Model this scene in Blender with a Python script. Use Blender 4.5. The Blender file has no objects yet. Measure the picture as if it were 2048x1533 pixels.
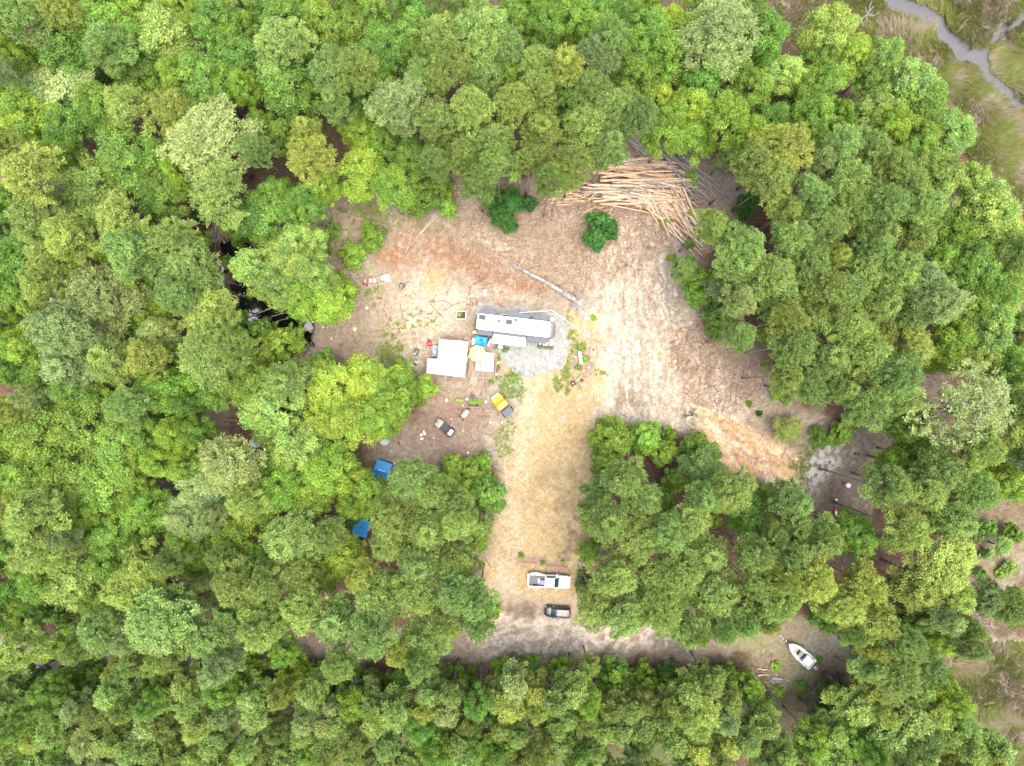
import bpy, math, random
import numpy as np
from mathutils import Vector, Matrix
random.seed(11)
SC = bpy.context.scene
COL = SC.collection
R = math.radians

# ------------------------------------------------------------------ camera
H = 111.1            # drone height in metres
F = 1024*25/18       # focal length in px of the 2048 px frame
cam_d = bpy.data.cameras.new('camera'); cam_d.lens = 25; cam_d.sensor_width = 36
cam_d.clip_start = 1; cam_d.clip_end = 4000
cam = bpy.data.objects.new('camera', cam_d); COL.objects.link(cam)
cam.location = (0, 0, H); cam.rotation_euler = (0, 0, 0)
SC.camera = cam
# ------------------------------------------------------------------ light: bright thin overcast, sun high and from the lower right
SUN_EL, SUN_AZ = 78.0, 150.0      # azimuth clockwise from +Y
wd = bpy.data.worlds.new('World'); SC.world = wd; wd.use_nodes = True
wn = wd.node_tree.nodes; bg = wn['Background']
sky = wn.new('ShaderNodeTexSky'); sky.sky_type = 'NISHITA'; sky.sun_disc = False
sky.sun_elevation = R(SUN_EL); sky.sun_rotation = R(SUN_AZ)
sky.air_density = 1.0; sky.dust_density = 5.0; sky.ozone_density = 0.6
wd.node_tree.links.new(sky.outputs[0], bg.inputs[0]); bg.inputs[1].default_value = 0.15
sl = bpy.data.lights.new('sun', 'SUN'); sl.energy = 1.05; sl.angle = R(70); sl.color = (1, .95, .86)
so = bpy.data.objects.new('sun', sl); COL.objects.link(so)
_d = Vector((math.sin(R(SUN_AZ))*math.cos(R(SUN_EL)), math.cos(R(SUN_AZ))*math.cos(R(SUN_EL)), math.sin(R(SUN_EL))))
so.rotation_euler = _d.to_track_quat('Z', 'Y').to_euler(); so.location = _d*200
SC.view_settings.view_transform = 'Standard'; SC.view_settings.look = 'None'
SC.view_settings.exposure = 1.86; SC.view_settings.gamma = 1
SC.view_settings.use_curve_mapping = False
SC.render.engine = 'CYCLES'
SC.cycles.max_bounces = 8; SC.cycles.diffuse_bounces = 5; SC.cycles.transmission_bounces = 6

def W(px, py, z=0.0):
    k = (H-z)/F
    return Vector(((px-1024)*k, (766.5-py)*k, z))
PX = H/F             # metres per px on the ground

# ------------------------------------------------------------------ materials
def newmat(name):
    m = bpy.data.materials.new(name); m.use_nodes = True
    nt = m.node_tree; b = nt.nodes['Principled BSDF']
    return m, nt, b
_mc = {}
def M(name, col, rough=.7, metal=0., scale=6., amp=.12, bump=0., spec=None):
    """plain painted / worn surface with procedural mottling"""
    if name in _mc: return _mc[name]
    col = tuple(col) if min(col) > .65 else tuple(c*.72 for c in col)
    m, nt, b = newmat(name); N = nt.nodes; L = nt.links
    tc = N.new('ShaderNodeTexCoord'); nz = N.new('ShaderNodeTexNoise')
    nz.inputs['Scale'].default_value = scale; nz.inputs['Detail'].default_value = 5
    L.new(tc.outputs['Object'], nz.inputs['Vector'])
    rp = N.new('ShaderNodeMapRange'); rp.inputs[1].default_value = .3; rp.inputs[2].default_value = .7
    rp.inputs[3].default_value = 1-amp; rp.inputs[4].default_value = 1+amp
    L.new(nz.outputs[0], rp.inputs[0])
    mx = N.new('ShaderNodeVectorMath'); mx.operation = 'SCALE'
    mx.inputs[0].default_value = col; L.new(rp.outputs[0], mx.inputs['Scale'])
    L.new(mx.outputs[0], b.inputs['Base Color'])
    b.inputs['Roughness'].default_value = rough; b.inputs['Metallic'].default_value = metal
    if spec is not None: b.inputs['Specular IOR Level'].default_value = spec
    if bump:
        bp = N.new('ShaderNodeBump'); bp.inputs['Strength'].default_value = bump; bp.inputs['Distance'].default_value = .03
        L.new(nz.outputs[0], bp.inputs['Height']); L.new(bp.outputs[0], b.inputs['Normal'])
    _mc[name] = m
    return m

def leafmat(name, transl=.38):
    m, nt, b = newmat(name); N = nt.nodes; L = nt.links
    oi = N.new('ShaderNodeObjectInfo'); at = N.new('ShaderNodeAttribute'); at.attribute_name = 'tint'
    mx = N.new('ShaderNodeVectorMath'); mx.operation = 'MULTIPLY'
    L.new(oi.outputs['Color'], mx.inputs[0]); L.new(at.outputs['Color'], mx.inputs[1])
    L.new(mx.outputs[0], b.inputs['Base Color']); b.inputs['Roughness'].default_value = .55
    b.inputs['Specular IOR Level'].default_value = .3
    tr = N.new('ShaderNodeBsdfTranslucent'); wm = N.new('ShaderNodeVectorMath'); wm.operation = 'MULTIPLY'; wm.inputs[1].default_value = (1.35, 1.3, .8); L.new(mx.outputs[0], wm.inputs[0]); L.new(wm.outputs[0], tr.inputs[0])
    ms = N.new('ShaderNodeMixShader'); ms.inputs[0].default_value = transl
    L.new(b.outputs[0], ms.inputs[1]); L.new(tr.outputs[0], ms.inputs[2])
    L.new(ms.outputs[0], N['Material Output'].inputs[0])
    return m
M_LEAF = leafmat('foliage')
M_BARK = M('bark', (.34, .29, .25), .9, 0, 5, .3, .5)
M_PALEBARK = M('pale_bark', (.42, .39, .36), .85, 0, 4, .2)
def attrmat(name, attr='col', rough=.9, nscale=14., namp=.3, bump=.4, bscale=9.):
    m, nt, b = newmat(name); N = nt.nodes; L = nt.links
    at = N.new('ShaderNodeAttribute'); at.attribute_name = attr
    tc = N.new('ShaderNodeTexCoord')
    nz = N.new('ShaderNodeTexNoise'); nz.inputs['Scale'].default_value = nscale/10; nz.inputs['Detail'].default_value = 8
    nz.inputs['Roughness'].default_value = .75
    L.new(tc.outputs['Object'], nz.inputs['Vector'])
    rp = N.new('ShaderNodeMapRange'); rp.inputs[1].default_value = .32; rp.inputs[2].default_value = .68
    rp.inputs[3].default_value = 1-namp; rp.inputs[4].default_value = 1+namp
    L.new(nz.outputs[0], rp.inputs[0])
    mx = N.new('ShaderNodeVectorMath'); mx.operation = 'SCALE'
    L.new(at.outputs['Color'], mx.inputs[0]); L.new(rp.outputs[0], mx.inputs['Scale'])
    # pale / dark specks: chips, pebbles, crumbs of bark
    n2 = N.new('ShaderNodeTexNoise'); n2.inputs['Scale'].default_value = 4.5; n2.inputs['Detail'].default_value = 3
    L.new(tc.outputs['Object'], n2.inputs['Vector'])
    r2 = N.new('ShaderNodeMapRange'); r2.inputs[1].default_value = .35; r2.inputs[2].default_value = .65
    r2.inputs[3].default_value = .82; r2.inputs[4].default_value = 1.18
    L.new(n2.outputs[0], r2.inputs[0])
    mx2 = N.new('ShaderNodeVectorMath'); mx2.operation = 'SCALE'
    L.new(mx.outputs[0], mx2.inputs[0]); L.new(r2.outputs[0], mx2.inputs['Scale'])
    L.new(mx2.outputs[0], b.inputs['Base Color']); b.inputs['Roughness'].default_value = rough
    b.inputs['Specular IOR Level'].default_value = .2
    bp = N.new('ShaderNodeBump'); bp.inputs['Strength'].default_value = bump; bp.inputs['Distance'].default_value = .15
    L.new(nz.outputs[0], bp.inputs['Height']); L.new(bp.outputs[0], b.inputs['Normal'])
    return m

# ------------------------------------------------------------------ numpy noise
def vnoise(x, y, seed=0):
    xi = np.floor(x).astype(np.int64); yi = np.floor(y).astype(np.int64)
    u = x-xi; v = y-yi; u = u*u*(3-2*u); v = v*v*(3-2*v)
    def h(a, b):
        n = (a*374761393+b*668265263+seed*974634777) & 0xffffffff
        n = ((n ^ (n >> 13))*1274126177) & 0xffffffff
        n = (n ^ (n >> 16)) & 0xffffffff
        return n/4294967295.0
    a = h(xi, yi); b_ = h(xi+1, yi); c = h(xi, yi+1); d = h(xi+1, yi+1)
    return (a*(1-u)+b_*u)*(1-v)+(c*(1-u)+d*u)*v
def fbm(x, y, scale, seed=0, octs=4, gain=.55):
    s = 0; a = 1; t = 0; f = 1/scale
    for o in range(octs):
        s = s+a*vnoise(x*f+17.3*o, y*f-9.1*o, seed+o*31); t += a; a *= gain; f *= 2.03
    return s/t            # 0..1, mean .5
def sstep(a, b, x):
    t = np.clip((x-a)/(b-a), 0, 1); return t*t*(3-2*t)
def sdpoly(x, y, P):
    """signed distance (negative inside) to polygon, same units"""
    d = np.full(x.shape, 1e9); ins = np.zeros(x.shape, bool); n = len(P)
    for i in range(n):
        ax, ay = P[i]; bx, by = P[(i+1) % n]
        ex, ey = bx-ax, by-ay; wx, wy = x-ax, y-ay
        t = np.clip((wx*ex+wy*ey)/(ex*ex+ey*ey+1e-9), 0, 1)
        d = np.minimum(d, (wx-ex*t)**2+(wy-ey*t)**2)
        c = ((ay > y) != (by > y)) & (x < (bx-ax)*(y-ay)/((by-ay) if by != ay else 1e-9)+ax)
        ins ^= c
    d = np.sqrt(d); return np.where(ins, -d, d)
def sdline(x, y, P):
    d = np.full(x.shape, 1e9)
    for (ax, ay), (bx, by) in zip(P[:-1], P[1:]):
        ex, ey = bx-ax, by-ay; wx, wy = x-ax, y-ay
        t = np.clip((wx*ex+wy*ey)/(ex*ex+ey*ey+1e-9), 0, 1)
        d = np.minimum(d, (wx-ex*t)**2+(wy-ey*t)**2)
    return np.sqrt(d)

# ------------------------------------------------------------------ object helpers
def tag(o, label=None, cat=None, group=None, kind=None):
    if label: o['label'] = label
    if cat: o['category'] = cat
    if group: o['group'] = group
    if kind: o['kind'] = kind
    return o
def thing(name, loc, rz, label, cat, group=None):
    o = bpy.data.objects.new(name, None); COL.objects.link(o)
    o.empty_display_size = .3
    o.location = loc; o.rotation_euler = (0, 0, rz)
    return tag(o, label, cat, group)
class MB:
    def __init__(s): s.v = []; s.f = []; s.mi = []; s.cur = 0
    def mat(s, i): s.cur = i; return s
    def add(s, vs, fs):
        o = len(s.v); s.v += [tuple(v) for v in vs]; s.f += [tuple(o+i for i in f) for f in fs]; s.mi += [s.cur]*len(fs); return s
    def box(s, c, d, rz=0, ry=0, rx=0):
        m = Matrix.Rotation(rz, 3, 'Z') @ Matrix.Rotation(ry, 3, 'Y') @ Matrix.Rotation(rx, 3, 'X'); c = Vector(c)
        vs = [c+m @ Vector((sx*d[0]/2, sy*d[1]/2, sz*d[2]/2)) for sz in (-1, 1) for sx, sy in ((-1, -1), (1, -1), (1, 1), (-1, 1))]
        return s.add(vs, [(3, 2, 1, 0), (4, 5, 6, 7), (0, 1, 5, 4), (1, 2, 6, 5), (2, 3, 7, 6), (3, 0, 4, 7)])
    def cyl(s, p0, p1, r0, r1=None, n=8):
        r1 = r0 if r1 is None else r1; p0 = Vector(p0); p1 = Vector(p1); d = (p1-p0)
        q = d.to_track_quat('Z', 'Y').to_matrix(); vs = []
        for p, r in ((p0, r0), (p1, r1)):
            for i in range(n):
                a = 2*math.pi*i/n; vs.append(p+q @ Vector((math.cos(a)*r, math.sin(a)*r, 0)))
        fs = [(i, (i+1) % n, n+(i+1) % n, n+i) for i in range(n)]+[tuple(range(n-1, -1, -1)), tuple(range(n, 2*n))]
        return s.add(vs, fs)
    def tube(s, pts, rs, n=7):
        pts = [Vector(p) for p in pts]; vs = []; fs = []
        for k, p in enumerate(pts):
            d = (pts[min(k+1, len(pts)-1)]-pts[max(k-1, 0)]); q = d.to_track_quat('Z', 'Y').to_matrix(); r = rs[k] if hasattr(rs, '__len__') else rs
            for i in range(n):
                a = 2*math.pi*i/n; vs.append(p+q @ Vector((math.cos(a)*r, math.sin(a)*r, 0)))
        for k in range(len(pts)-1):
            for i in range(n): fs.append((k*n+i, k*n+(i+1) % n, (k+1)*n+(i+1) % n, (k+1)*n+i))
        fs += [tuple(range(n-1, -1, -1)), tuple((len(pts)-1)*n+i for i in range(n))]
        return s.add(vs, fs)
    def prism(s, P, z0, z1):
        n = len(P); z0 = z0 if hasattr(z0, '__len__') else [z0]*n; z1 = z1 if hasattr(z1, '__len__') else [z1]*n
        vs = [(p[0], p[1], z0[i]) for i, p in enumerate(P)]+[(p[0], p[1], z1[i]) for i, p in enumerate(P)]
        return s.add(vs, [tuple(range(n-1, -1, -1)), tuple(range(n, 2*n))]+[(i, (i+1) % n, n+(i+1) % n, n+i) for i in range(n)])
    def loft(s, secs, cap=True):
        n = len(secs[0]); vs = [p for c in secs for p in c]; fs = []
        for k in range(len(secs)-1):
            for i in range(n): fs.append((k*n+i, k*n+(i+1) % n, (k+1)*n+(i+1) % n, (k+1)*n+i))
        if cap: fs += [tuple(range(n-1, -1, -1)), tuple((len(secs)-1)*n+i for i in range(n))]
        return s.add(vs, fs)
    def slab(s, q, t):
        q = [Vector(p) for p in q]; nrm = (q[1]-q[0]).cross(q[3]-q[0]).normalized()*t
        vs = [p-nrm*.5 for p in q]+[p+nrm*.5 for p in q]
        return s.add(vs, [(3, 2, 1, 0), (4, 5, 6, 7), (0, 1, 5, 4), (1, 2, 6, 5), (2, 3, 7, 6), (3, 0, 4, 7)])
    def ball(s, c, r, n=10, m=6, jit=0.):
        vs = []; fs = []; r = r if hasattr(r, '__len__') else (r, r, r)
        for j in range(m+1):
            t = math.pi*j/m
            for i in range(n):
                a = 2*math.pi*i/n; k = 1+random.uniform(-jit, jit)
                vs.append((c[0]+r[0]*k*math.sin(t)*math.cos(a), c[1]+r[1]*k*math.sin(t)*math.sin(a), c[2]+r[2]*k*math.cos(t)))
        for j in range(m):
            for i in range(n): fs.append((j*n+i, (j+1)*n+i, (j+1)*n+(i+1) % n, j*n+(i+1) % n))
        return s.add(vs, fs)
    def mesh(s, name, mats, smooth=False):
        me = bpy.data.meshes.new(name); me.from_pydata(s.v, [], s.f)
        for m in (mats if isinstance(mats, (list, tuple)) else [mats]): me.materials.append(m)
        me.polygons.foreach_set('material_index', s.mi)
        if smooth: me.polygons.foreach_set('use_smooth', [True]*len(s.f))
        me.update(); return me
    def build(s, name, mats, parent=None, bevel=0., smooth=False):
        o = bpy.data.objects.new(name, s.mesh(name, mats, smooth)); COL.objects.link(o)
        if parent is not None: o.parent = parent
        if bevel:
            b = o.modifiers.new('bevel', 'BEVEL'); b.width = bevel; b.segments = 2; b.limit_method = 'ANGLE'; b.angle_limit = R(35)
        return o
def npmesh(name, V, Fq, mat, attr=None, attr_name='tint', nv=4):
    """V (n,3), Fq (m,nv) arrays -> mesh, attr per-vertex rgb"""
    me = bpy.data.meshes.new(name); V = np.asarray(V, np.float32); Fq = np.asarray(Fq, np.int32)
    me.vertices.add(len(V)); me.vertices.foreach_set('co', V.ravel())
    me.loops.add(Fq.size); me.loops.foreach_set('vertex_index', Fq.ravel())
    me.polygons.add(len(Fq)); me.polygons.foreach_set('loop_start', np.arange(len(Fq), dtype=np.int32)*nv)
    try: me.polygons.foreach_set('loop_total', np.full(len(Fq), nv, np.int32))
    except Exception: pass
    me.materials.append(mat)
    if attr is not None:
        a = me.color_attributes.new(attr_name, 'FLOAT_COLOR', 'POINT')
        c = np.ones((len(V), 4), np.float32); c[:, :3] = attr; a.data.foreach_set('color', c.ravel())
    me.update(calc_edges=True); return me
def copy_tree(o, parent=None):
    c = o.copy(); COL.objects.link(c); c.parent = parent
    for ch in o.children: copy_tree(ch, c)
    return c
# ================================================================== GROUND
rng = np.random.default_rng(5)
def axis(a, n_out, lim):
    core = np.arange(-a, a+.001, .25); o = np.array([a+2, a+6, a+15, a+35, a+90, a+220, lim])
    return np.concatenate([-o[::-1], core, o])
gx = axis(90, 7, 700); gy = axis(68, 7, 700)
GX, GY = np.meshgrid(gx, gy)
X = GX/PX+1024; Y = 766.5-GY/PX          # px coordinates of every ground vertex
wx = X+(fbm(X, Y, 40, 1)-.5)*46; wy = Y+(fbm(X, Y, 40, 2)-.5)*46    # warped, for ragged borders
wx = wx+(fbm(X, Y, 9, 3, 3)-.5)*12; wy = wy+(fbm(X, Y, 9, 4, 3)-.5)*12
n_big = fbm(X, Y, 70, 5); n_mid = fbm(X, Y, 22, 6); n_sm = fbm(X, Y, 7, 7, 3); n_fine = rng.random(X.shape)
def rotc(ang): c, s = math.cos(R(ang)), math.sin(R(ang)); return X*c+Y*s, -X*s+Y*c
def streak(ang, ln, wd_, seed, octs=4):
    a, b = rotc(ang); b = b+(fbm(X, Y, 60, seed+7, 3)-.5)*40; a = a+(fbm(X, Y, 30, seed+8, 3)-.5)*20
    return .62*fbm(a/ln*10, b/wd_*10, 10, seed, octs)+.38*fbm(X, Y, 9, seed+9, 4)
C = dict(litter=(.15, .082, .052), mulch=(.345, .270, .180), mulchg=(.32, .268, .195), sand=(.50, .41, .29), pale=(.56, .485, .37),
         yellow=(.49, .35, .155), orange=(.56, .31, .11), rust=(.34, .15, .048), gravel=(.335, .35, .33), grass=(.27, .31, .115),
         dgrass=(.11, .18, .04), olive=(.20, .185, .075), grey=(.24, .205, .18), dark=(.10, .075, .06), marsh=(.19, .185, .055), straw=(.34, .285, .22), mud=(.085, .07, .05))
G = np.empty(X.shape+(3,)); G[:] = C['litter']
G *= (.75+.5*n_mid)[..., None]
GRS = np.zeros(X.shape)
def lay(mask, col, k=1.):
    m = np.clip(mask*k, 0, 1)[..., None]; global G, GRS
    GRS = GRS*(1-m[..., 0])+(m[..., 0] if isinstance(col, str) and col in ('grass', 'dgrass') else 0)
    G = G*(1-m)+np.array(C[col] if isinstance(col, str) else col)*m
def ell(cx, cy, rx, ry, rot=0, soft=.5):
    c, s = math.cos(R(rot)), math.sin(R(rot)); dx = wx-cx; dy = wy-cy
    d = np.sqrt(((dx*c+dy*s)/rx)**2+((-dx*s+dy*c)/ry)**2); return 1-sstep(1-soft, 1+soft, d)
def pol(P, soft=14): return 1-sstep(-soft, soft, sdpoly(wx, wy, P))
def lin(P, w, soft=.6): d = sdline(wx, wy, P); return 1-sstep(w*(1-soft), w*(1+soft), d)
def patch(n, lo, hi): return sstep(lo, hi, n)
# understory moss / grass tint in the woods
lay(patch(n_big, .45, .65), 'olive', .4); lay(sstep(1370, 1420, Y)*patch(n_mid, .3, .5), 'dgrass', .7)
# the clearing
CLEAR = [(600, 395), (700, 385), (880, 350), (1000, 360), (1100, 360), (1240, 270), (1400, 300), (1520, 400), (1400, 520), (1400, 640), (1480, 700), (1640, 830), (1740, 860),
         (1800, 930), (1740, 1030), (1620, 1000), (1440, 950), (1390, 880), (1180, 880), (1190, 1010), (1160, 1240), (1360, 1260), (1400, 1330), (860, 1320), (960, 1250), (950, 1100), (990, 1000),
         (1000, 930), (860, 930), (720, 960), (720, 880), (850, 820), (820, 770), (640, 730), (590, 690), (650, 600), (610, 500)]
CLEARM = pol(CLEAR, 18)
lay(CLEARM, 'mulch')
lay(CLEARM*patch(n_mid, .42, .62), 'mulchg', .7)
lay(CLEARM*patch(fbm(X, Y, 14, 40), .52, .64), (.42, .34, .25), .6); lay(CLEARM*patch(fbm(X, Y, 11, 42), .54, .64), (.24, .17, .12), .45)
# west yard
lay(ell(770, 640, 110, 80), 'mulch', .8)
lay(ell(850, 660, 60, 60)*patch(n_sm, .35, .6), 'sand', .9)
lay(ell(850, 590, 50, 45, 0, .6)*patch(n_sm, .3, .55), 'sand', .75)
lay(ell(870, 560, 24, 34, 20), 'orange', .7); lay(ell(905, 600, 30, 20), 'sand', .7)
lay(ell(1010, 590, 55, 30)*patch(n_sm, .35, .6), 'sand', .8)
for e in [(870, 470, 50, 22, 30), (905, 510, 60, 26, 20), (960, 530, 50, 22, 25), (1010, 560, 45, 18, 30), (785, 500, 40, 34, 0), (815, 520, 30, 16, 0), (1045, 560, 40, 16, 25), (990, 612, 70, 8, 4)]:
    lay(ell(*e[:4], rot=e[4], soft=.7)*patch(n_sm, .33, .58), 'rust', .8)
lay(ell(990, 480, 36, 13, 25)*patch(n_sm, .35, .55), 'pale', .8)
lay(ell(790, 440, 110, 26, 8, .6)*patch(n_mid, .35, .55), 'olive', .8); lay(ell(760, 430, 80, 22, 0)*patch(n_sm, .42, .6), 'grass', .8)
lay(ell(680, 480, 40, 50)*patch(n_sm, .42, .6), 'grass', .6)
lay(ell(765, 700, 60, 50)*patch(n_mid, .4, .55), 'grass', .75); lay(ell(790, 740, 60, 26), 'grass', .6)
lay(ell(740, 590, 26, 20)*patch(n_sm, .45, .6), 'grass', .6); lay(ell(700, 540, 40, 26)*patch(n_sm, .4, .6), 'grass', .6)
lay(ell(830, 640, 50, 26)*patch(fbm(X, Y, 6, 41), .56, .64), 'grass', .9)
# north-east: machine-tracked sand, streaks run up and down the picture
st1 = streak(88, 60, 6, 50); st2 = streak(70, 60, 8, 51)
EAST = pol([(1190, 440), (1330, 430), (1370, 560), (1400, 680), (1480, 790), (1440, 860), (1190, 850), (1180, 700), (1170, 600)], 22)
lay(EAST, 'mulchg', .7); lay(EAST*patch(st1, .38, .56), 'sand', .95); lay(EAST*patch(st1*.5+n_mid*.5, .52, .66), 'pale', .5); lay(EAST*patch(n_sm, .52, .64), 'mulchg', .4)
lay(lin([(1280, 440), (1270, 560), (1250, 700)], 26)*patch(st1, .35, .6), 'sand', .9)
lay(ell(1270, 640, 70, 90)*patch(n_mid, .4, .6), 'sand', .6); lay(ell(1300, 560, 60, 90)*patch(n_sm, .44, .6), 'mulch', .5)
lay(ell(1190, 700, 30, 60, 10), (.52, .40, .26), .8)
lay(ell(1380, 770, 40, 55, 20)*patch(n_sm, .38, .6), 'orange', .75); lay(ell(1340, 690, 30, 30)*patch(n_sm, .42, .6), 'orange', .5)
lay(ell(1420, 660, 44, 50)*patch(n_sm, .4, .6), 'mulch', .7); lay(ell(1430, 700, 26, 22)*patch(n_sm, .4, .6), 'orange', .5)
lay(ell(1255, 790, 38, 32, 0, .7), (.25, .20, .13), .85); lay(ell(1310, 800, 30, 16), 'grey', .5)
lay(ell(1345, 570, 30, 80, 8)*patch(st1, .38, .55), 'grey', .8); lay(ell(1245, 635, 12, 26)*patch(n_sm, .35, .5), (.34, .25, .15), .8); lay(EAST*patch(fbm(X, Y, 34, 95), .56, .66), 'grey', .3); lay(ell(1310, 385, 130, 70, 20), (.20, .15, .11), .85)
lay(ell(1480, 740, 60, 50, 30)*patch(n_mid, .38, .55), 'grey', .8)
lay(ell(1490, 830, 100, 60, 25)*patch(n_sm, .4, .6), 'mulch', .7)
for q_ in ([(1268, 450), (1262, 540), (1240, 640), (1222, 740), (1205, 850)], [(1292, 450), (1288, 545), (1268, 645), (1248, 745)], [(1325, 450), (1320, 560), (1350, 680), (1420, 790)], [(1300, 450), (1300, 565), (1328, 690), (1400, 800)]):
    lay(lin(q_, 3.2, .7)*patch(n_sm, .3, .5), (.36, .28, .19), .5)
# pale sheet and the orange graded mound at the lower right
lay(ell(1420, 800, 90, 32, 15)*patch(n_sm, .3, .5), 'pale', .75); lay(ell(1320, 840, 90, 26, 0)*patch(n_sm, .3, .5), 'pale', .7)
MOUND = [(1380, 800), (1440, 810), (1500, 850), (1590, 900), (1592, 960), (1560, 975), (1500, 950), (1440, 930), (1400, 880)]
mm = pol(MOUND, 12); stm = streak(38, 70, 5, 52)
lay(mm, (.68, .53, .35), .95); lay(mm*patch(stm, .45, .57), (.64, .385, .16), .9); lay(mm*patch(streak(38, 50, 4, 53), .5, .58), 'rust', .4)
lay(mm*patch(streak(38, 50, 6, 54), .54, .62), 'pale', .6); lay(lin([(1450, 850), (1485, 895), (1560, 935)], 5)*mm, (.30, .2, .12), .5)
lay(lin([(1400, 930), (1500, 960), (1570, 985)], 12)*patch(n_sm, .35, .55), 'pale', .8)
lay(ell(1380, 828, 24, 22, 0, .6), 'grey', .6); lay(ell(1380, 828, 9, 9), 'dark', .9); lay(ell(1402, 845, 30, 26)*patch(n_sm, .45, .6), 'grass', .6)
lay(ell(1605, 930, 22, 46, 10)*patch(n_sm, .3, .5), 'grass', .8)
stw = streak(-55, 40, 8, 55)
pass; lay(ell(1650, 850, 40, 26)*patch(n_sm, .45, .58), 'pale', .7)
TRK = [(1640, 1000), (1690, 960), (1740, 900), (1790, 830), (1850, 770)]
lay(lin(TRK, 46), (.25, .185, .13), .9); lay(lin(TRK, 26)*patch(n_mid, .4, .6), (.29, .25, .16), .7)
lay(ell(1645, 920, 30, 62, 22)*patch(n_sm, .42, .54), (.66, .62, .56), 1); lay(ell(1690, 900, 30, 26)*patch(n_sm, .48, .6), 'pale', .7)
lay(lin([(1670, 1000), (1680, 1100), (1650, 1250)], 30), (.18, .13, .085), .7)
# drive (yellow dry grass and sand) from the pad down to the road
DRIVE = [(1050, 760), (1110, 730), (1120, 640), (1140, 620), (1200, 660), (1225, 760), (1215, 850), (1200, 940), (1180, 1010), (1165, 1100), (1170, 1260), (980, 1260), (960, 1130), (1000, 1020), (1015, 920), (1030, 840)]
DM = pol(DRIVE, 9)
lay(DM, 'yellow', .95); stv = streak(84, 40, 7, 56)
lay(DM*patch(stv, .42, .6), (.48, .375, .215), .8); lay(DM*patch(fbm(X, Y, 26, 57), .5, .62), (.37, .285, .125), .7)
lay(DM*patch(fbm(X, Y, 10, 58, 3), .52, .64), (.50, .35, .15), .6)
lay(lin([(1060, 780), (1040, 900), (1020, 1000), (1010, 1120), (1000, 1240)], 26)*patch(fbm(X, Y, 12, 59, 3), .3, .55), (.56, .43, .27), .85)
lay(lin([(1215, 700), (1220, 780), (1205, 860), (1190, 920)], 14), (.54, .44, .31), .85)
lay(ell(1110, 1000, 45, 55)*patch(n_mid, .35, .6), (.29, .22, .11), .6); lay(ell(1135, 920, 44, 60)*patch(n_sm, .4, .6), (.34, .26, .12), .5)
lay(lin([(1132, 640), (1140, 700), (1125, 770)], 14)*patch(n_sm, .3, .5), 'grass', .85); lay(ell(1195, 748, 20, 10), 'grass', .5)
lay(ell(1170, 715, 30, 36, 8), (.30, .22, .16), .9)
lay(ell(1030, 772, 26, 36, 15)*patch(n_sm, .25, .55), (.20, .31, .15), .95); lay(ell(1010, 850, 22, 18), 'grass', .5); lay(ell(1005, 900, 14, 20), 'grass', .6)
lay(ell(1010, 740, 22, 12, 0), 'orange', .6)
lay(ell(1165, 1165, 12, 26), 'dgrass', .8)
lay(ell(1085, 1122, 60, 12, 4, .3), (.34, .235, .17), .9)
lay(ell(1140, 1080, 14, 60, 5)*patch(n_sm, .35, .55), (.26, .165, .11), .8)
# south-west yard
lay(ell(920, 850, 80, 60), (.27, .175, .12), .85); lay(ell(960, 880, 60, 40)*patch(n_sm, .4, .6), 'mulchg', .8)
lay(ell(1000, 860, 24, 60)*patch(n_sm, .35, .55), (.40, .36, .28), .7); lay(ell(1010, 880, 16, 40)*patch(n_sm, .4, .55), 'grass', .7)
lay(ell(880, 790, 40, 20)*patch(n_sm, .35, .6), (.36, .27, .18), .8); lay(ell(780, 905, 36, 22, -20), (.36, .30, .24), .9)
# gravel pad
PAD = [(955, 612), (1040, 612), (1110, 622), (1140, 650), (1122, 735), (1070, 748), (1000, 735), (985, 700), (990, 660), (950, 640)]
PM = pol(PAD, 5); lay(PM, 'gravel', .95); lay(PM*patch(n_mid, .45, .6), (.40, .40, .37), .5)
lay(ell(1060, 745, 40, 12)*patch(n_sm, .3, .6), 'gravel', .6)
# road along the bottom
ROAD = [(-200, 1300), (60, 1300), (400, 1300), (800, 1290), (1050, 1285), (1350, 1280), (1520, 1275), (1650, 1290), (1720, 1330)]
rd = sdline(wx, wy, ROAD)
lay(1-sstep(20, 42, rd), (.38, .295, .215), .95)
RP = [(980, 1230), (1190, 1230), (1340, 1262), (1340, 1300), (1000, 1310), (930, 1290)]
lay(pol([(970, 1190), (1165, 1190), (1200, 1250), (1340, 1262), (1340, 1320), (930, 1320), (960, 1260)], 12), (.41, .32, .225), .9)
stb = streak(-22, 24, 7, 60)
lay(pol(RP, 14)*patch(stb*.6+fbm(X, Y, 9, 61, 3)*.4, .46, .56), (.66, .58, .47), .9)
lay(ell(1075, 1262, 90, 30)*patch(stb, .38, .56), (.60, .52, .42), .85)
lay(ell(1040, 1218, 44, 16), (.20, .145, .10), .85); lay(ell(1010, 1180, 36, 40)*patch(n_sm, .35, .55), (.46, .38, .28), .7)
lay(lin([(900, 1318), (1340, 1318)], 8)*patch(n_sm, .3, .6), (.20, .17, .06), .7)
lay(lin([(880, 1334), (1400, 1336)], 9), (.20, .115, .075), .6)  # shade of the southern trees painted as a dark strip
# boat clearing
lay(pol([(1480, 1270), (1600, 1230), (1720, 1280), (1740, 1340), (1640, 1370), (1500, 1340)], 14), (.33, .28, .16), .9)
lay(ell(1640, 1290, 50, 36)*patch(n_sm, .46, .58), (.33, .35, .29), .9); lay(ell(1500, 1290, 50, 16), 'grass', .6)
lay(ell(1600, 1360, 50, 22), 'grass', .5); lay(ell(1660, 1360, 40, 40), (.27, .17, .12), .7)
lay(ell(1610, 1440, 40, 70), (.20, .125, .085), .6)
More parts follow.
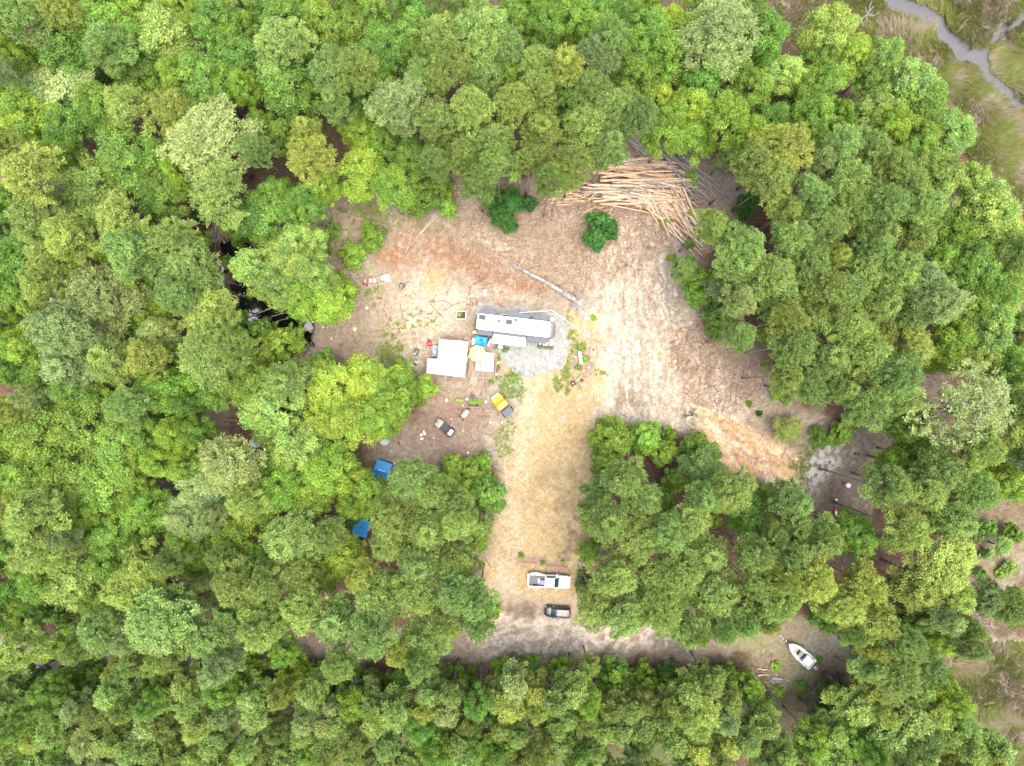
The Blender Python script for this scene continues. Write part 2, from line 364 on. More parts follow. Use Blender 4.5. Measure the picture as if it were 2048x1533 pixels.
# gaps in the western woods and the bare ground at right
for e in [(420, 830, 50, 40), (310, 990, 40, 30), (95, 795, 40, 12), (90, 1278, 34, 24), (625, 1300, 30, 16)]: lay(ell(*e), (.44, .34, .26), .8)
lay(ell(2000, 1100, 60, 90), (.28, .19, .12), .8); lay(ell(2000, 1110, 70, 90)*patch(n_sm, .45, .6), 'grass', .7); lay(ell(2010, 1150, 50, 50)*patch(n_mid, .45, .6), 'mulchg', .7)
# marsh
MARSH = [(1500, -300), (2600, -300), (2600, 520), (2060, 420), (1990, 370), (1930, 330), (1930, 250), (1860, 150), (1760, 110), (1700, 60), (1620, 110), (1560, 60)]
MARSH2 = [(1905, 1290), (2300, 1240), (2300, 1700), (2000, 1560), (1940, 1440), (1900, 1360)]
MM = np.maximum(pol(MARSH, 10), pol(MARSH2, 14))
sm = streak(120, 20, 8, 62)
lay(MM, 'marsh', 1); lay(MM*patch(fbm(X, Y, 30, 63), .5, .62), 'straw', .75); lay(MM*patch(sm, .5, .62), 'straw', .5)
lay(MM*patch(fbm(X, Y, 24, 64), .55, .66), (.17, .23, .035), .8)
lay(pol(MARSH2, 14)*patch(n_sm, .3, .6), 'straw', .8); lay(ell(1600, 30, 40, 50), 'straw', .7)
lay(EAST*patch(streak(86, 90, 5, 97), .51, .59), 'pale', .9); lay(EAST*patch(streak(86, 70, 5, 98), .52, .6), (.27, .205, .145), .5)
# small-scale grain everywhere
G *= (.86+.28*fbm(X, Y, 3.2, 65, 2))[..., None]; G *= (.93+.14*n_fine)[..., None]
gl = G.mean(-1, keepdims=True); G = gl+(G-gl)*.88; G = np.clip(G*.585*(1+.14*CLEARM+.12*EAST+.12*np.maximum(ell(850, 620, 110, 80), mm))[..., None], .01, .9)
# heights
Z = (fbm(X, Y, 60, 70)-.5)*.5*(1-PM)+(n_sm-.5)*.10*(1-PM*.8)
flat = np.maximum(DM, PM)*.7; Z = Z*(1-flat)
Z += mm*(.3+1.6*(stm-.4))
CREEK = [(1720, -60), (1800, 15), (1845, 25), (1885, 62), (1925, 95), (1962, 112), (1970, 150), (2002, 178), (2036, 205), (2120, 262)]
CREEKB = [(1962, 108), (1990, 80), (2020, 55), (2060, 30)]
cw = 12+3*np.sin(Y/13.)
dC = np.minimum(sdline(wx, wy, CREEK)-cw, sdline(wx, wy, CREEKB)-4.5)
POND = [(446, 480), (500, 475), (530, 545), (585, 590), (605, 625), (632, 682), (605, 700), (560, 672), (500, 655), (468, 610), (450, 555)]
dP = sdpoly(wx, wy, POND)
bank = 1-sstep(-6, 8, dC); Z = Z*(1-bank)-.75*bank; lay(1-sstep(-2, 11, dC), 'mud', .95)
bp_ = 1-sstep(-5, 8, dP); Z = Z*(1-bp_)-.9*bp_; lay(1-sstep(0, 8, dP), 'dark', .9)
far = np.maximum(np.abs(GX)-95, np.abs(GY)-72) > 0; Z[far] = 0; G[far] = (.075, .10, .035)
def groundz(x, y):
    i = int(np.clip(np.searchsorted(gx, x), 1, len(gx)-1)); j = int(np.clip(np.searchsorted(gy, y), 1, len(gy)-1)); return float(Z[j, i])
M_GROUND = attrmat('ground_soil')
ny, nx = X.shape
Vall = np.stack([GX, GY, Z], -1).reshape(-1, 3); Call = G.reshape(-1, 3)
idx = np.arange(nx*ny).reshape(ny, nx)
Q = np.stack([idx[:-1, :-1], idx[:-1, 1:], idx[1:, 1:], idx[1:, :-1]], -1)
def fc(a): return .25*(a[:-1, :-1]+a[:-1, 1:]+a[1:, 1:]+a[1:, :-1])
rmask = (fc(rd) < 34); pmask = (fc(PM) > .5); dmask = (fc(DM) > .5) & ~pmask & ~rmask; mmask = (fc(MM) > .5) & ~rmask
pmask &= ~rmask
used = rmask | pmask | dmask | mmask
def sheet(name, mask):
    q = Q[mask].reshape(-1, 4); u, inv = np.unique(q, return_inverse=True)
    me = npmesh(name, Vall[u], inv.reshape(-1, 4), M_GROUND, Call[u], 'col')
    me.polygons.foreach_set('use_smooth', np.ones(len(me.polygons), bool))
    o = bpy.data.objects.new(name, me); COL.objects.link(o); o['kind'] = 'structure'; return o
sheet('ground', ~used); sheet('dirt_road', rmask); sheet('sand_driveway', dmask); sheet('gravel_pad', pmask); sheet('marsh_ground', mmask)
# water
mw, nt, b = newmat('pond_water'); b.inputs['Base Color'].default_value = (.006, .007, .008, 1); b.inputs['Roughness'].default_value = .03
b.inputs['IOR'].default_value = 1.7
nz = nt.nodes.new('ShaderNodeTexNoise'); nz.inputs['Scale'].default_value = .7; nz.inputs['Detail'].default_value = 3
bm_ = nt.nodes.new('ShaderNodeBump'); bm_.inputs['Strength'].default_value = .12; bm_.inputs['Distance'].default_value = .3
nt.links.new(nz.outputs[0], bm_.inputs['Height']); nt.links.new(bm_.outputs[0], b.inputs['Normal'])
mcw = M('creek_water', (.12, .12, .12), .12, 0, .5, .1)
P = [W(*p) for p in POND]; cx = sum(p.x for p in P)/len(P); cy = sum(p.y for p in P)/len(P)
o = MB().prism([(cx+(p.x-cx)*1.1, cy+(p.y-cy)*1.1) for p in P][::-1], -1.0, -.42).build('pond_water', mw); o['kind'] = 'structure'
vs = []
for k, p in enumerate(CREEK):
    q = W(*p); a = W(*CREEK[max(0, k-1)]); c = W(*CREEK[min(len(CREEK)-1, k+1)]); d = (c-a).normalized(); n = Vector((-d.y, d.x, 0))
    vs.append([(q+n*2.4), (q-n*2.4)])
mb = MB()
for (a, b2), (c, d) in zip(vs[:-1], vs[1:]):
    mb.prism([(b2.x, b2.y), (d.x, d.y), (c.x, c.y), (a.x, a.y)], -1.2, -.38)
pl = []
for k, p in enumerate(CREEKB):
    q = W(*p); a = W(*CREEKB[max(0, k-1)]); c = W(*CREEKB[min(len(CREEKB)-1, k+1)]); d = (c-a).normalized(); n = Vector((-d.y, d.x, 0)); pl.append([q+n*1.2, q-n*1.2])
for (a, b2), (c, d) in zip(pl[:-1], pl[1:]):
    mb.prism([(b2.x, b2.y), (d.x, d.y), (c.x, c.y), (a.x, a.y)], -1.2, -.384)
o = mb.build('creek_water', mcw); o['kind'] = 'structure'

# ------------------------------------------------------------------ litter, grass and marsh grass (uncountable stuff)
Gm = {}
def sample_mask(mask, n, thr=.5):
    """random ground points (px) where mask>thr"""
    jj, ii = np.nonzero(mask[7:-7, 7:-7] > thr); k = rng.integers(0, len(jj), n)
    x = gx[7:-7][ii[k]]+rng.uniform(-.13, .13, n); y = gy[7:-7][jj[k]]+rng.uniform(-.13, .13, n); z = Z[7:-7, 7:-7][jj[k], ii[k]]
    return x, y, z
def sticks(name, pts, lmin, lmax, wmin, wmax, cols, label, cat, zoff=.03, ang=None, angsd=9., tilt=.12):
    x, y, z = pts; n = len(x); a = rng.uniform(0, 2*np.pi, n) if ang is None else ang+rng.normal(0, angsd, n)
    L_ = rng.uniform(0, 1, n)**2*(lmax-lmin)+lmin; w = rng.uniform(wmin, wmax, n); dz = rng.normal(0, tilt, n)*L_*.5
    dx, dy = np.cos(a)*L_/2, np.sin(a)*L_/2; nx_, ny_ = -np.sin(a)*w, np.cos(a)*w; zz = z+zoff+np.abs(dz)
    A = np.stack([x-dx+nx_, y-dy+ny_, zz-dz], -1); B = np.stack([x-dx-nx_, y-dy-ny_, zz-dz], -1); T = np.stack([x-dx, y-dy, zz-dz+w*1.5], -1)
    A2 = np.stack([x+dx+nx_*.6, y+dy+ny_*.6, zz+dz], -1); B2 = np.stack([x+dx-nx_*.6, y+dy-ny_*.6, zz+dz], -1); T2 = np.stack([x+dx, y+dy, zz+dz+w], -1)
    V = np.stack([A, B, T, A2, B2, T2], 1).reshape(-1, 3); base = np.arange(n)[:, None]*6
    Fq = np.concatenate([base+np.array([[1, 4, 5, 2]]), base+np.array([[2, 5, 3, 0]]), base+np.array([[0, 3, 4, 1]])])
    c = np.array(cols)[rng.integers(0, len(cols), n)]*rng.uniform(.75, 1.2, (n, 1)); c = np.repeat(c, 6, 0)
    me = npmesh(name, V, Fq, M_STICK, c, 'col'); o = bpy.data.objects.new(name, me); COL.objects.link(o)
    tag(o, label, cat, kind='stuff'); return o
M_STICK = attrmat('dead_wood', 'col', .85, 20, .2, .1)
chips = CLEARM*(1-DM)*(1-PM)*(1-bp_)
wood = [(.46, .34, .25), (.52, .42, .32), (.34, .24, .16), (.24, .17, .12), (.33, .21, .14)]
nchip = np.maximum(ell(1100, 490, 180, 90), np.maximum(ell(1230, 450, 120, 80), ell(1440, 720, 90, 90)))*chips
sticks('wood_debris', sample_mask(nchip, 9000, .35), .2, 1.8, .018, .045, wood, 'pale splintered sticks and bark chips strewn below the log pile', 'wood debris')
sticks('twig_litter', sample_mask(chips, 9000, .5), .12, .9, .015, .03, wood+[(.25, .18, .13)], 'scattered twigs and chips over the bare clearing soil', 'twig litter')
sticks('fallen_branches', sample_mask(np.maximum(nchip, chips*(fbm(X, Y, 50, 82) > .52)), 420, .4), .8, 3.6, .025, .05, wood, 'long pale broken branches scattered over the clearing soil', 'branches', .06)
edge = (fbm(X, Y, 30, 80) > .5)*(1-MM)*(1-DM)*(1-PM)*(1-CLEARM)*(1-bp_)*(rd > 40)
sticks('forest_floor_branches', sample_mask(edge, 9000, .5), .3, 3.0, .02, .05, [(.26, .19, .15), (.34, .26, .2), (.2, .14, .11)], 'fallen dead twigs on the brown forest floor', 'branches')
def tufts(name, pts, h, w, nb, cols, label, cat, lean=None, spread=.5):
    x, y, z = pts; n = len(x)*nb; x = np.repeat(x, nb)+rng.normal(0, w*2, n); y = np.repeat(y, nb)+rng.normal(0, w*2, n); z = np.repeat(z, nb)
    a = rng.uniform(0, 2*np.pi, n); hh = h*rng.uniform(.6, 1.3, n); ox, oy = np.cos(a)*hh*spread, np.sin(a)*hh*spread
    if lean is not None: ang = lean(x, y); ox = ox*.5+np.cos(ang)*hh*.9; oy = oy*.5+np.sin(ang)*hh*.9
    px_, py_ = -np.sin(a)*w, np.cos(a)*w
    if lean is not None: px_, py_ = -np.sin(ang)*w, np.cos(ang)*w
    V = np.stack([np.stack([x-px_, y-py_, z-.02], -1), np.stack([x+px_, y+py_, z-.02], -1), np.stack([x+ox, y+oy, z+hh*.75], -1)], 1).reshape(-1, 3)
    Fq = np.arange(n*3).reshape(-1, 3); c = np.array(cols)[rng.integers(0, len(cols), len(pts[0]))]; c = np.repeat(c, nb*3, 0)*np.repeat(rng.uniform(.75, 1.25, (n, 1)), 3, 0)
    me = npmesh(name, V, Fq, M_GRASS, c, 'tint', 3); o = bpy.data.objects.new(name, me); COL.objects.link(o); o.color = (1, 1, 1, 1)
    tag(o, label, cat, kind='stuff'); return o
M_GRASS = leafmat('grass_blades', .35)
GRS = np.maximum(GRS, ell(1030, 772, 26, 36, 15)*.7)
gsel = ((GRS > rng.uniform(.25, .9, X.shape)) & (MM < .3) & (CLEARM > .5)).astype(float)*(bank < .1)
tufts('grass', sample_mask(gsel, 12000, .5), .17, .035, 4, [(.26, .34, .08), (.32, .38, .10), (.2, .30, .06), (.34, .35, .14)], 'short green grass and weeds growing in patches across the clearing', 'grass')
mleft = (DM > .6).astype(float)
tufts('dry_grass', sample_mask(mleft, 6000, .5), .10, .03, 3, [(.30, .235, .12), (.26, .21, .10), (.35, .28, .16), (.21, .19, .08)], 'dry yellow grass over the sand driveway', 'grass')
def leanf(x, y): return fbm(x, y, 7., 90, 2)*9.
msel = (MM > .6)*(dC > 3)
straw = [(.28, .24, .17), (.23, .19, .13), (.33, .28, .21)]; mg = [(.17, .195, .045), (.13, .18, .035), (.2, .22, .06), (.25, .23, .10)]
msk_s = msel*(fbm(X, Y, 30, 63) > .53); msk_g = msel*(fbm(X, Y, 30, 63) <= .57)
tufts('marsh_straw', sample_mask(msk_s, 11000, .5), .9, .05, 4, straw+mg[3:], 'pale dead marsh grass combed flat in swirls', 'marsh grass', leanf)
tufts('marsh_grass', sample_mask(msk_g, 22000, .5), .8, .05, 4, mg, 'green marsh grass growing beside the creek', 'marsh grass', leanf)
# ================================================================== TREES
def leaf_cloud(blobs, per, size, asp, jitter_n, tr, up=.6, shell=.55):
    """blobs: (k,4) centre+radius. Leaves scattered over each blob's outer shell."""
    V = []; T = []
    for (bx, by, bz, br) in blobs:
        n = max(12, int(per*(br**2))); d = tr.normal(size=(n, 3)); d[:, 2] = d[:, 2]+.25
        d /= np.linalg.norm(d, axis=1)[:, None]; keep = d[:, 2] > -.55; d = d[keep]; n = len(d)
        # lumpy shell
        lum = 1+.22*np.sin(d[:, 0]*5+bx*3)*np.sin(d[:, 1]*5+by*3)+.12*np.sin(d[:, 2]*9+bz)
        rr = br*lum*(shell+(1-shell)*tr.random(n)**.5); rr = np.where(tr.random(n) < .16, rr*tr.uniform(1.0, 1.55, n), rr); c = np.stack([bx+d[:, 0]*rr, by+d[:, 1]*rr, bz+d[:, 2]*rr*.75], -1)
        nn = d+tr.normal(size=(n, 3))*jitter_n+np.array([0, 0, up]); nn /= np.linalg.norm(nn, axis=1)[:, None]
        t = np.cross(nn, tr.normal(size=(n, 3))); t /= np.linalg.norm(t, axis=1)[:, None]+1e-9; b_ = np.cross(nn, t)
        s = size*tr.uniform(.6, 1.3, n)[:, None]; t = t*s; b_ = b_*s*asp
        V.append(np.stack([c-t, c+b_, c+t, c-b_], 1)); base = tr.uniform(.8, 1.22)
        g = base*tr.uniform(.62, 1.42, n); hue = tr.uniform(-.09, .09, n)+tr.uniform(-.1, .1)
        T.append(np.repeat(np.stack([g*(1+hue), g, g*(1-hue)], -1)[:, None], 4, 1))
    V = np.concatenate(V).reshape(-1, 3); T = np.concatenate(T).reshape(-1, 3); return V, T
def needle_cloud(tufts_, per, ln, w, tr):
    V = []; T = []
    for (bx, by, bz, br, base) in tufts_:
        n = per; d = tr.normal(size=(n, 3)); d[:, 2] = np.abs(d[:, 2])*.9-.25; d /= np.linalg.norm(d, axis=1)[:, None]
        o_ = np.array([bx, by, bz])+tr.normal(size=(n, 3))*br*.28; l_ = (ln*tr.uniform(.6, 1.2, n))[:, None]; t = np.cross(d, tr.normal(size=(n, 3))); t /= np.linalg.norm(t, axis=1)[:, None]+1e-9
        tip = o_+d*l_; mid = o_+d*l_*.5
        V.append(np.stack([o_+d*l_*.1, mid+t*w, tip, mid-t*w], 1))
        g = base*tr.uniform(.78, 1.22, n); hue = tr.uniform(-.06, .06, n)+tr.uniform(-.06, .06)
        T.append(np.repeat(np.stack([g*(1+hue), g, g*(1-hue)], -1)[:, None], 4, 1))
    return np.concatenate(V).reshape(-1, 3), np.concatenate(T).reshape(-1, 3)
def trunk_mesh(name, h, r0, limbs, mat, sway=.3, n=7):
    mb = MB(); k = 6; ph = random.uniform(0, 6)
    pts = [Vector((math.sin(ph+i*1.1)*sway*i/k, math.cos(ph*1.7+i*.9)*sway*i/k, h*i/k)) for i in range(k+1)]
    pts[0].z = -.5; pts[0].x = pts[0].y = 0; rs = [r0*1.35]+[r0*(1-.8*i/k) for i in range(1, k+1)]
    mb.tube(pts, rs, n)
    for (z0, tip, r) in limbs:
        a = pts[0].lerp(pts[-1], 0); t = z0/h*k; i = min(k-1, max(0, int(t))); a = pts[i].lerp(pts[i+1], min(1, max(0, t-i)))
        tip = Vector(tip); m_ = a.lerp(tip, .5)+Vector((random.uniform(-.25, .25), random.uniform(-.25, .25), random.uniform(-.1, .35)))
        mb.tube([a, m_, tip], [r, r*.6, r*.15], 5)
    return mb.mesh(name, mat, True)
PROTO = {}
def make_pine(i, h=22., rad=3.6, depth=6.5, open_=False):
    tr = np.random.default_rng(100+i); rr = random.Random(i)
    blobs = []; nb = 17 if not open_ else 15
    for k in range(nb):
        rf = math.sqrt((k+.4)/nb); a = k*2.399+tr.uniform(-.5, .5); q = rad*rf*tr.uniform(.72, 1.0)*(.82 if rf > .5 else 1)
        z = h-1.1-depth*(rf**1.7)*tr.uniform(.55, 1.0); blobs.append((math.cos(a)*q, math.sin(a)*q, z, rad*tr.uniform(.26, .40)))
    for k in range(8):
        a = tr.uniform(0, 6.28); q = rad*tr.uniform(.4, .95); blobs.append((math.cos(a)*q, math.sin(a)*q, h-depth*tr.uniform(.7, 1.15), rad*tr.uniform(.2, .32)))
    tf = []
    for (bx, by, bz, br) in blobs:
        bt = tr.uniform(.82, 1.2); n = int(26*(br/1.2)**2)+7
        if open_: n = int(n*.45)
        for _ in range(n):
            d = tr.normal(size=3); d[2] = abs(d[2])-.3; d /= np.linalg.norm(d); s_ = br*tr.uniform(.65, 1.08)
            tf.append((bx+d[0]*s_, by+d[1]*s_, bz+d[2]*s_*.7, .42, bt*tr.uniform(.78, 1.25)))
    V, T = needle_cloud(tf, 26, .36, .062, tr)
    Fq = np.arange(len(V)).reshape(-1, 4); cm = npmesh('pine_crown', V, Fq, M_LEAF, T)
    tm = trunk_mesh('pine_trunk', h-1.5, .21, [(bz-rr.uniform(.6, 1.8), (bx*.95, by*.95, bz-.1+(1.1 if open_ else 0)), .17 if open_ else .07) for bx, by, bz, br in blobs]+
                    ([(h-depth-rr.uniform(0, 4), (rr.uniform(-1.6, 1.6), rr.uniform(-1.6, 1.6), h-depth-rr.uniform(0, 4)), .04) for _ in range(4)]), M_BARK if not open_ else M_PALEBARK)
    return dict(c=cm, t=tm, R=rad*1.12, h=h, zc=h-depth*.45, cn='crown', kind='pine_tree')
def make_hard(i, h=17., rad=4.2, depth=6., nb=46, per=560, leaf=.135, shrub=False):
    tr = np.random.default_rng(300+i); rr = random.Random(50+i); blobs = []
    ex = tr.uniform(.82, 1.18)
    for k in range(nb):
        rf = math.sqrt((k+.4)/nb); a = k*2.399+tr.uniform(-.5, .5); q = rad*rf*tr.uniform(.7, 1.12)*(.92 if rf > .6 else 1)
        z = h-rad*.25-depth*(rf**2.0)*tr.uniform(.6, 1.0)+tr.uniform(-.5, .5)*(rad/4.2); blobs.append((math.cos(a)*q*ex, math.sin(a)*q/ex, z, rad*tr.uniform(.11, .27)))
    for k in range(nb//2):
        a = tr.uniform(0, 6.28); q = rad*tr.uniform(.3, .95); blobs.append((math.cos(a)*q, math.sin(a)*q, h-depth*tr.uniform(.7, 1.2), rad*tr.uniform(.16, .3)))
    V, T = leaf_cloud(blobs, per*(4.2/rad)**2 if shrub else per, leaf, .62, .75, tr)
    cm = npmesh('crown', V, np.arange(len(V)).reshape(-1, 4), M_LEAF, T)
    lim = [(max(.2, bz-rr.uniform(.25, .5)*depth), (bx*.95, by*.95, bz), .08*rad/4) for bx, by, bz, br in blobs[::2]]
    tm = trunk_mesh('trunk', h-depth*.45, .2*rad/4+.03, lim, M_BARK if rr.random() < .6 else M_PALEBARK, .5)
    return dict(c=cm, t=tm, R=rad*1.1, h=h, zc=h-depth*.4, kind='broadleaf_tree')
PINES = [make_pine(i, rad=random.uniform(3.3, 4.), depth=random.uniform(5, 7.5)) for i in range(8)]
OPENP = [make_pine(20+i, rad=4.6, depth=6, open_=True) for i in range(2)]
YPINES = [make_pine(30+i, h=15, rad=2.4, depth=5.5) for i in range(5)]
HARDS = [make_hard(i, rad=random.uniform(3.9, 4.5), depth=random.uniform(5, 7)) for i in range(8)]
SHRUBS = [make_hard(40+i, h=3.4, rad=1.9, depth=2.2, nb=26, per=260, leaf=.14, shrub=True) for i in range(5)]
LOWT = [make_hard(60+i, h=8., rad=2.4, depth=5.0, nb=36, per=330, leaf=.15, shrub=True) for i in range(4)]
# foliage colour classes: name, linear colour, words, family
CL = {'P': ((0.222, 0.318, 0.086), 'olive green', 'P'), 'G': ((0.245, 0.322, 0.118), 'grey-green', 'P'), 'Y': ((0.288, 0.352, 0.081), 'yellow-olive', 'P'), 'T': ((0.214, 0.294, 0.071), 'blue-green', 'P'),
      'O': ((0.265, 0.341, 0.135), 'open-crowned pale', 'O'),
      'g': ((0.165, 0.290, 0.052), 'mid green', 'h'), 'b': ((0.215, 0.345, 0.050), 'bright green', 'h'), 'y': ((0.265, 0.385, 0.057), 'yellow-green', 'h'), 't': ((0.194, 0.309, 0.053), 'cool green', 'h'),
      'w': ((0.330, 0.420, 0.150), 'white-tipped', 'h'), 'd': ((0.057, 0.165, 0.030), 'dark green', 'h'), 'l': ((0.270, 0.380, 0.089), 'pale green', 'h'), 'o': ((0.160, 0.215, 0.052), 'dull olive', 'h')}
